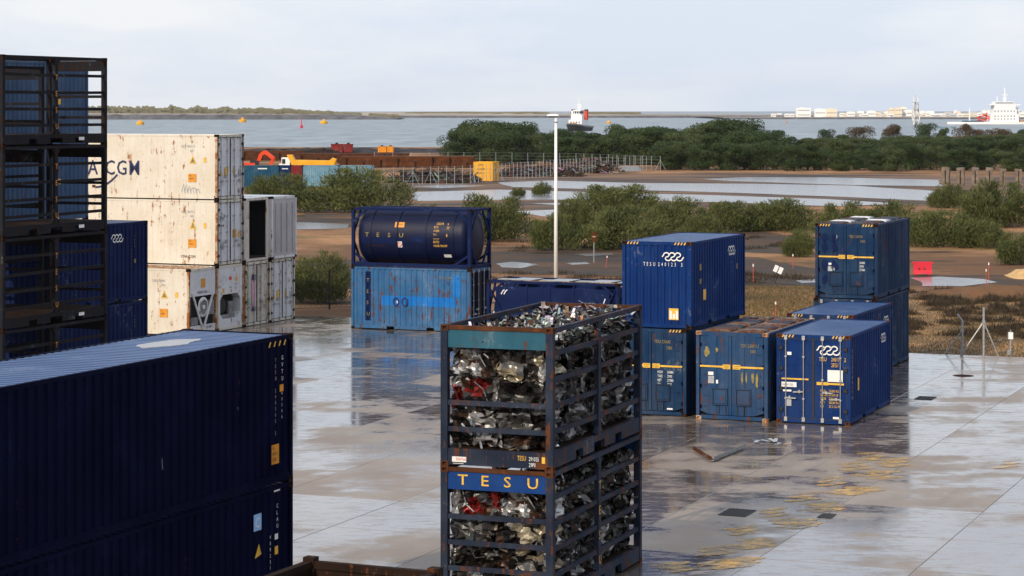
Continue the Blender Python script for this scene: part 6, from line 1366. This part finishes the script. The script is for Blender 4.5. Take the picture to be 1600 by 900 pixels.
for k in range(26000):
    px = r2.uniform(-300, 640) if r2.random() < 0.8 else r2.uniform(640, 1000); D = 2800 + r2.uniform(50, 90) if px < 622 else 3350 + r2.uniform(70, 100); dens = noise.noise(Vector((px * 0.02, 1, 4)))
    if dens < (-0.6 if px < 480 else -0.25): continue
    top = (15.5 - max(0, px - 200) * 0.012) * (0.80 + 0.20 * noise.noise(Vector((px * 0.05, 2, 1))) + 0.16 * noise.noise(Vector((px * 0.17, 5, 1))) + 0.10 * r2.uniform(-1, 1)) * (1 - max(0, px - 440) / 300) if px < 622 else 6.0 + 2 * dens
    p = at(px, D, max(1.0, r2.uniform(0.45, 1.0) * top)); s = r2.uniform(0.8, 2.0); mb.quad(p + Vector((-s, 0, -s * 0.7)), p + Vector((s, 0.5, -s * 0.6)), p + Vector((s * 0.8, 0.3, s * 0.6)), p + Vector((-s * 0.7, 0, s * 0.7)))
o = mb.build('shore_wood', 'spit_leaf'); tag(o, 'scrubby green wood paled by haze on the far breakwater', 'wood', kind='stuff')

SEA = -1.6
def buoy(px, py, label, m, size, spar=False):
    D = FPX * (CH - SEA) / (py - Y0); t = empty('buoy', at(px, D, SEA), 0, label, 'buoy', 'mooring buoys and marks'); s = size * D / FPX
    if spar:
        MB().tube((0, 0, -0.3), (0, 0, s * 0.35), s * 0.2, s * 0.2, 12).build('float', m, t); MB().tube((0, 0, s * 0.35), (0, 0, s), s * 0.09, s * 0.04, 8).build('mast', m, t); MB().tube((0, 0, s), (0, 0, s * 1.12), s * 0.08, n=8).build('top_mark', m, t)
    else:
        MB().tube((0, 0, -0.3), (0, 0, s * 0.30), s * 0.46, s * 0.5, 16).tube((0, 0, s * 0.30), (0, 0, s * 0.36), s * 0.5, s * 0.44, 16).build('float', m, t); MB().tube((0, 0, s * 0.36), (0, 0, s * 0.62), s * 0.16, s * 0.10, 8).build('mooring_post', m, t); MB().box(-s * 0.2, s * 0.2, -s * 0.05, s * 0.05, s * 0.48, s * 0.55).build('cross_bar', m, t)
buoy(219, 195, 'orange yellow drum buoy on the water, leftmost', 'yellow_paint', 13); buoy(379, 191, 'yellow drum buoy above the white container door end', 'yellow_paint', 12); buoy(506, 193.5, 'yellow drum buoy right of the red spar buoy', 'yellow_paint', 12); buoy(471, 200, 'red spar buoy between two yellow ones', 'red_plastic', 12, True); buoy(951, 193, 'pale yellow drum buoy right of the tug', 'yellow_paint', 8); buoy(1229, 193, 'small orange spar buoy before the town shore', 'orange_paint', 6, True)

# tug seen from ahead, turned a little
D = 1300; t = empty('tug', at(905, D, SEA), R(-22), 'white tug boat with dark hull and tall mast behind the trees', 'tug'); k = D / FPX
mb = MB(); hull = [(-4.6, -8), (-4.9, 2), (-4.2, 9), (-2.2, 13.5), (0, 15), (2.2, 13.5), (4.2, 9), (4.9, 2), (4.6, -8), (3.8, -13), (-3.8, -13)]
lo = [(x * 0.86, y * 0.92) for x, y in hull]; n = len(hull); zz = lambda y: 2.6 + max(0, y) * 0.12
mb.v = [(x, -y, -0.5) for x, y in lo] + [(x, -y, zz(y)) for x, y in hull]; mb.f = [(i, (i + 1) % n, n + (i + 1) % n, n + i) for i in range(n)] + [tuple(range(n, 2 * n))]; mb.c = [None] * len(mb.f); mb.build('hull', 'black_rubber', t)
mb = MB(); mb.v = [(x * 1.04, -y * 1.03, zz(y) - 0.7) for x, y in hull] + [(x * 1.04, -y * 1.03, zz(y) - 0.1) for x, y in hull]; mb.f = [(i, (i + 1) % n, n + (i + 1) % n, n + i) for i in range(n)]; mb.c = [None] * n; mb.build('fender', 'grey_steel', t)
MB().box(-3.9, 3.9, -6.5, 6.0, 2.6, 6.2).build('deck_house', 'white_gloss', t); MB().box(-3.2, 3.2, -4.5, 4.0, 6.2, 8.8).build('upper_house', 'white_gloss', t)
MB().prism([(-2.2, -4), (2.2, -4), (2.9, -1), (2.2, 2.6), (-2.2, 2.6), (-2.9, -1)], 8.8, 9.6).prism([(-2.3, -4.1), (2.3, -4.1), (3.0, -1), (2.3, 2.7), (-2.3, 2.7), (-3.0, -1)], 11.0, 11.6).build('wheelhouse', 'white_gloss', t)
MB().prism([(-2.1, -3.9), (2.1, -3.9), (2.8, -1), (2.1, 2.5), (-2.1, 2.5), (-2.8, -1)], 9.6, 11.0).build('wheelhouse_windows', 'window_glass', t)
for x in (-1.3, 0, 1.3): MB().box(x - 0.16, x + 0.16, -4.1, -3.88, 9.6, 11.0).build('window_post', 'white_gloss', t)
for s in (-1, 1): MB().box(s * 3.9 - 0.7, s * 3.9 + 0.7, -0.2, 2.2, 6.2, 11.2).build('funnel', 'red_paint' if s > 0 else 'white_gloss', t); MB().box(s * 3.9 - 0.72, s * 3.9 + 0.72, -0.22, 2.22, 11.2, 12.0).build('funnel_top', 'black_rubber', t)
MB().tube((0, 0, 11.6), (0, 0, 18.6), 0.34, 0.14, 8).build('mast', 'white_gloss', t); MB().box(-1.4, 1.4, -0.15, 0.15, 14.4, 14.7).build('yard_arm', 'white_gloss', t); MB().tube((1.1, 0, 11.6), (1.1, 0, 15.4), 0.10, n=6).build('aerial', 'white_gloss', t); MB().box(-1.0, 1.0, -0.3, 0.1, 13.0, 13.4).build('radar', 'white_gloss', t)
for s in (-2.4, -0.8, 0.8, 2.4): MB().box(s - 0.35, s + 0.35, -6.55, -6.50, 4.2, 5.2).build('porthole', 'window_glass', t)
MB().tube((-1.6, -9.5, 3.6), (1.6, -9.5, 3.6), 0.9, n=12).build('towing_winch', 'orange_paint', t); MB().box(-3.6, 3.6, -7.4, -7.3, 3.9, 4.3).build('rail', 'white_gloss', t)

# tanker at the right
D = 1900; k = D / FPX; t = empty('tanker', at(1560, D, SEA), 0, 'white tanker ship with tall deck house, mast and red deck gear', 'ship'); X = lambda px: (px - 1560) * k; Z = lambda py: hgt(py, D) - SEA
mb = MB(); hp = [(X(1480), 0), (X(1500), -9), (X(1690), -9), (X(1700), -5), (X(1700), 5), (X(1690), 9), (X(1500), 9)]
mb.prism(hp, -1, Z(196)).build('hull', 'city_cream', t); mb = MB().prism([(x, y * 1.02) for x, y in hp], Z(196), Z(190.5)); mb.build('bulwark', 'city_white', t)
for nm, a, b2, y0, y1 in (('deck_house', 1545, 1589, 190.5, 178), ('deck_house', 1549, 1586, 178, 170), ('bridge_deck', 1551, 1584, 170, 164.5), ('bridge_wing', 1543, 1592, 164.5, 162.6), ('bridge', 1552, 1582, 162.6, 158.6)): MB().box(X(a), X(b2), -7, 7, Z(y0), Z(y1)).build(nm, 'white_gloss', t)
MB().box(X(1553), X(1581), -7.1, -7.0, Z(161.8), Z(159.8)).build('bridge_windows', 'city_glass', t)
for r0 in (173.6, 181.5, 186):
    for q in range(7): MB().box(X(1551 + q * 5), X(1553 + q * 5), -7.08, -7.0, Z(r0 + 1.2), Z(r0 - 1.2)).build('window', 'city_glass', t)
MB().box(X(1582), X(1591), -4, 4, Z(190), Z(168)).build('funnel', 'white_gloss', t); MB().box(X(1583), X(1590), -4.1, 4.1, Z(172), Z(168)).build('funnel_band', 'city_grey', t)
MB().tube((X(1570), 0, Z(158.6)), (X(1570), 0, Z(137)), 1.0, 0.35, 8).build('mast', 'white_gloss', t); MB().box(X(1566), X(1574), -0.4, 0.4, Z(149), Z(147.6)).box(X(1567), X(1573), -0.4, 0.4, Z(155), Z(153)).build('radar', 'white_gloss', t); MB().tube((X(1558), 0, Z(158.6)), (X(1558), 0, Z(150)), 0.3, n=6).build('aerial', 'white_gloss', t)
MB().tube((X(1515), 0, Z(192)), (X(1515), 0, Z(168)), 0.7, 0.35, 8).build('fore_mast', 'white_gloss', t); MB().box(X(1513), X(1517), -0.5, 0.5, Z(178), Z(177)).build('mast_table', 'white_gloss', t)
for q, (a, b2, ya, yb) in enumerate(((1520, 1540, 190, 186), (1538, 1541, 190, 176), (1524, 1540, 184, 180), (1528, 1530, 190, 181), (1534, 1545, 178, 183), (1540, 1560, 184, 192))): MB().bar((X(a), -3, Z(ya)), (X(b2), -3, Z(yb)), 1.0, 1.0, (0, 1, 0)).build('deck_crane', 'red_paint', t)
MB().box(X(1505), X(1535), -6, 6, Z(191), Z(188.5)).build('deck_pipes', 'teal_blue_paint', t); MB().box(X(1560), X(1690), -5, 5, Z(190.5), Z(187)).build('deck_pipes', 'rusty_white', t)
# loading arm tower
D = 1750; k = D / FPX; t = empty('loading_tower', at(1431, D, SEA), 0, 'tall pale loading arm tower of slender booms by the jetty', 'tower'); X = lambda px: (px - 1431) * k; Z = lambda py: hgt(py, D) - SEA
for q, (a, y0, b2, y1) in enumerate(((1428, 205, 1427, 152), (1431, 205, 1431, 149), (1434, 205, 1435, 151), (1427, 165, 1425, 182), (1425, 182, 1429, 200), (1435, 163, 1437, 181), (1437, 181, 1433, 200), (1430, 160, 1428, 185))): MB().tube((X(a), (q % 3 - 1) * 1.5, Z(y0)), (X(b2), (q % 3 - 1) * 1.5, Z(y1)), 0.42, 0.3, 6).build('boom', 'city_grey' if q % 2 else 'city_white', t)
for py in (160, 170, 180, 190): MB().box(X(1426), X(1436), -2, 2, Z(py), Z(py) + 0.5).build('platform', 'city_grey', t)
for q in range(6): MB().bar((X(1428), -1.6, Z(200 - q * 8)), (X(1434), -1.6, Z(192 - q * 8)), 0.25).build('lattice_bar', 'city_grey', t)
for i, (px, yt, w, m) in enumerate(((1372, 201, 26, 'city_white'), (1410, 202, 14, 'yellow_paint'), (1480, 197, 24, 'cyan_paint'), (1496, 199, 14, 'city_white'), (1576, 200, 20, 'city_cream'), (1456, 200, 12, 'yellow_paint'))):
    D = 1500; k = D / FPX; t = empty('jetty_shed', at(px, D, SEA), 0, f'low {["white", "yellow", "pale blue", "small white", "cream", "small yellow"][i]} jetty shed beyond the green field', 'shed', 'sheds on the jetty'); h = hgt(yt, D) - SEA; w2 = w * k / 2
    MB().box(-w2, w2, -4, 4, 0, h * 0.85).build('wall', m, t); mb = MB(); mb.v = [(-w2 * 1.04, -4.2, h * 0.85), (w2 * 1.04, -4.2, h * 0.85), (w2 * 1.04, 4.2, h * 0.85), (-w2 * 1.04, 4.2, h * 0.85), (-w2 * 1.04, 0, h), (w2 * 1.04, 0, h)]; mb.f = [(0, 1, 5, 4), (2, 3, 4, 5), (0, 4, 3), (1, 2, 5)]; mb.c = [None] * 4; mb.build('roof', 'city_grey', t); MB().box(-w2 * 0.3, w2 * 0.3, -4.08, -4.0, 0, h * 0.6).build('door', 'city_glass', t)
# town
r2 = random.Random(3)
blocks = [(1244, 1266, 168, 'city_white'), (1272, 1290, 169.5, 'city_white'), (1290, 1307, 169.5, 'city_cream')]
x = 1312
while x < 1640:
    w = r2.uniform(5, 13); base = 176 - max(0, 1 - abs(x - 1405) / 45) * 9 - max(0, 1 - abs(x - 1560) / 60) * 4
    blocks.append((x, x + w, base + r2.uniform(-3.5, 3), r2.choice(('city_white', 'city_white', 'city_white', 'city_cream', 'city_grey')))); x += w * r2.uniform(0.55, 1.0)
x = 1318
while x < 1640: w = r2.uniform(4, 9); blocks.append((x, x + w, 179 + r2.uniform(-2, 3), r2.choice(('city_white', 'city_white', 'city_cream')))); x += w * r2.uniform(0.8, 1.6)
for x0 in (1205, 1214, 1226, 1234): blocks.append((x0, x0 + 7, 178 + r2.uniform(-1, 1), 'city_white'))
nb = {}
blocks = blocks[:3] + sorted(blocks[3:])
for i, (x0, x1, yt, m) in enumerate(blocks):
    D = 3060 + (0 if i < 3 else r2.uniform(-60, 380)); k = D / FPX; w2 = (x1 - x0) * k / 2; h = max(5, hgt(yt, D)); key = 'big' if i < 3 else m
    if i < 3: lab = ('tall white block of flats, leftmost large block of the far town', 'tall white block of flats, second large block of the far town', 'tall cream block of flats, third large block of the far town')[i]
    else: nb[m] = nb.get(m, 0) + 1; lab = f'small {m[5:]} house in the far hazy town, {ORD[nb[m] - 1]} {m[5:]} one from the left'
    t = empty('town_building', at((x0 + x1) / 2, D, 0), 0, lab, 'building', None if i < 3 else f'{m[5:]} houses of the far town'); d2 = max(5, w2 * 0.7)
    MB().box(-w2, w2, -d2, d2, -2, h * 0.93).build('wall', m, t); MB().box(-w2 * 0.96, w2 * 0.96, -d2 * 0.96, d2 * 0.96, h * 0.93, h * 0.955).build('roof', 'city_roof' if (i % 4 == 3) else m, t)
    MB().box(-w2 * 0.35, w2 * 0.1, -d2 * 0.4, d2 * 0.4, h * 0.955, h).build('stair_head', m, t)
    for s in range(max(1, int(h / 6))):
        zc = (s + 0.55) * h * 0.93 / max(1, int(h / 6)); MB().box(-w2 * 0.86, w2 * 0.86, -d2 - 0.12, -d2, zc - 0.6, zc + 0.6).build('window_row', 'city_glass', t)

# ------------------------------------------------------------------ air
hz = MB().box(-3200, 3200, -80, 4600, -3.2, 60).mesh('haze'); hm = bpy.data.materials.new('haze_air'); hm.use_nodes = True; hn = hm.node_tree; hn.nodes.clear()
ho = N(hn, 'ShaderNodeOutputMaterial'); hv = N(hn, 'ShaderNodeVolumePrincipled'); hv.inputs['Color'].default_value = (0.93, 0.95, 1.0, 1); hv.inputs['Density'].default_value = HAZE; hv.inputs['Anisotropy'].default_value = 0.2
hn.links.new(hv.outputs[0], ho.inputs['Volume']); hz.materials.append(hm); ho2 = bpy.data.objects.new('haze', hz); C.objects.link(ho2); tag(ho2, kind='stuff', label='thin pale sea haze', cat='haze')
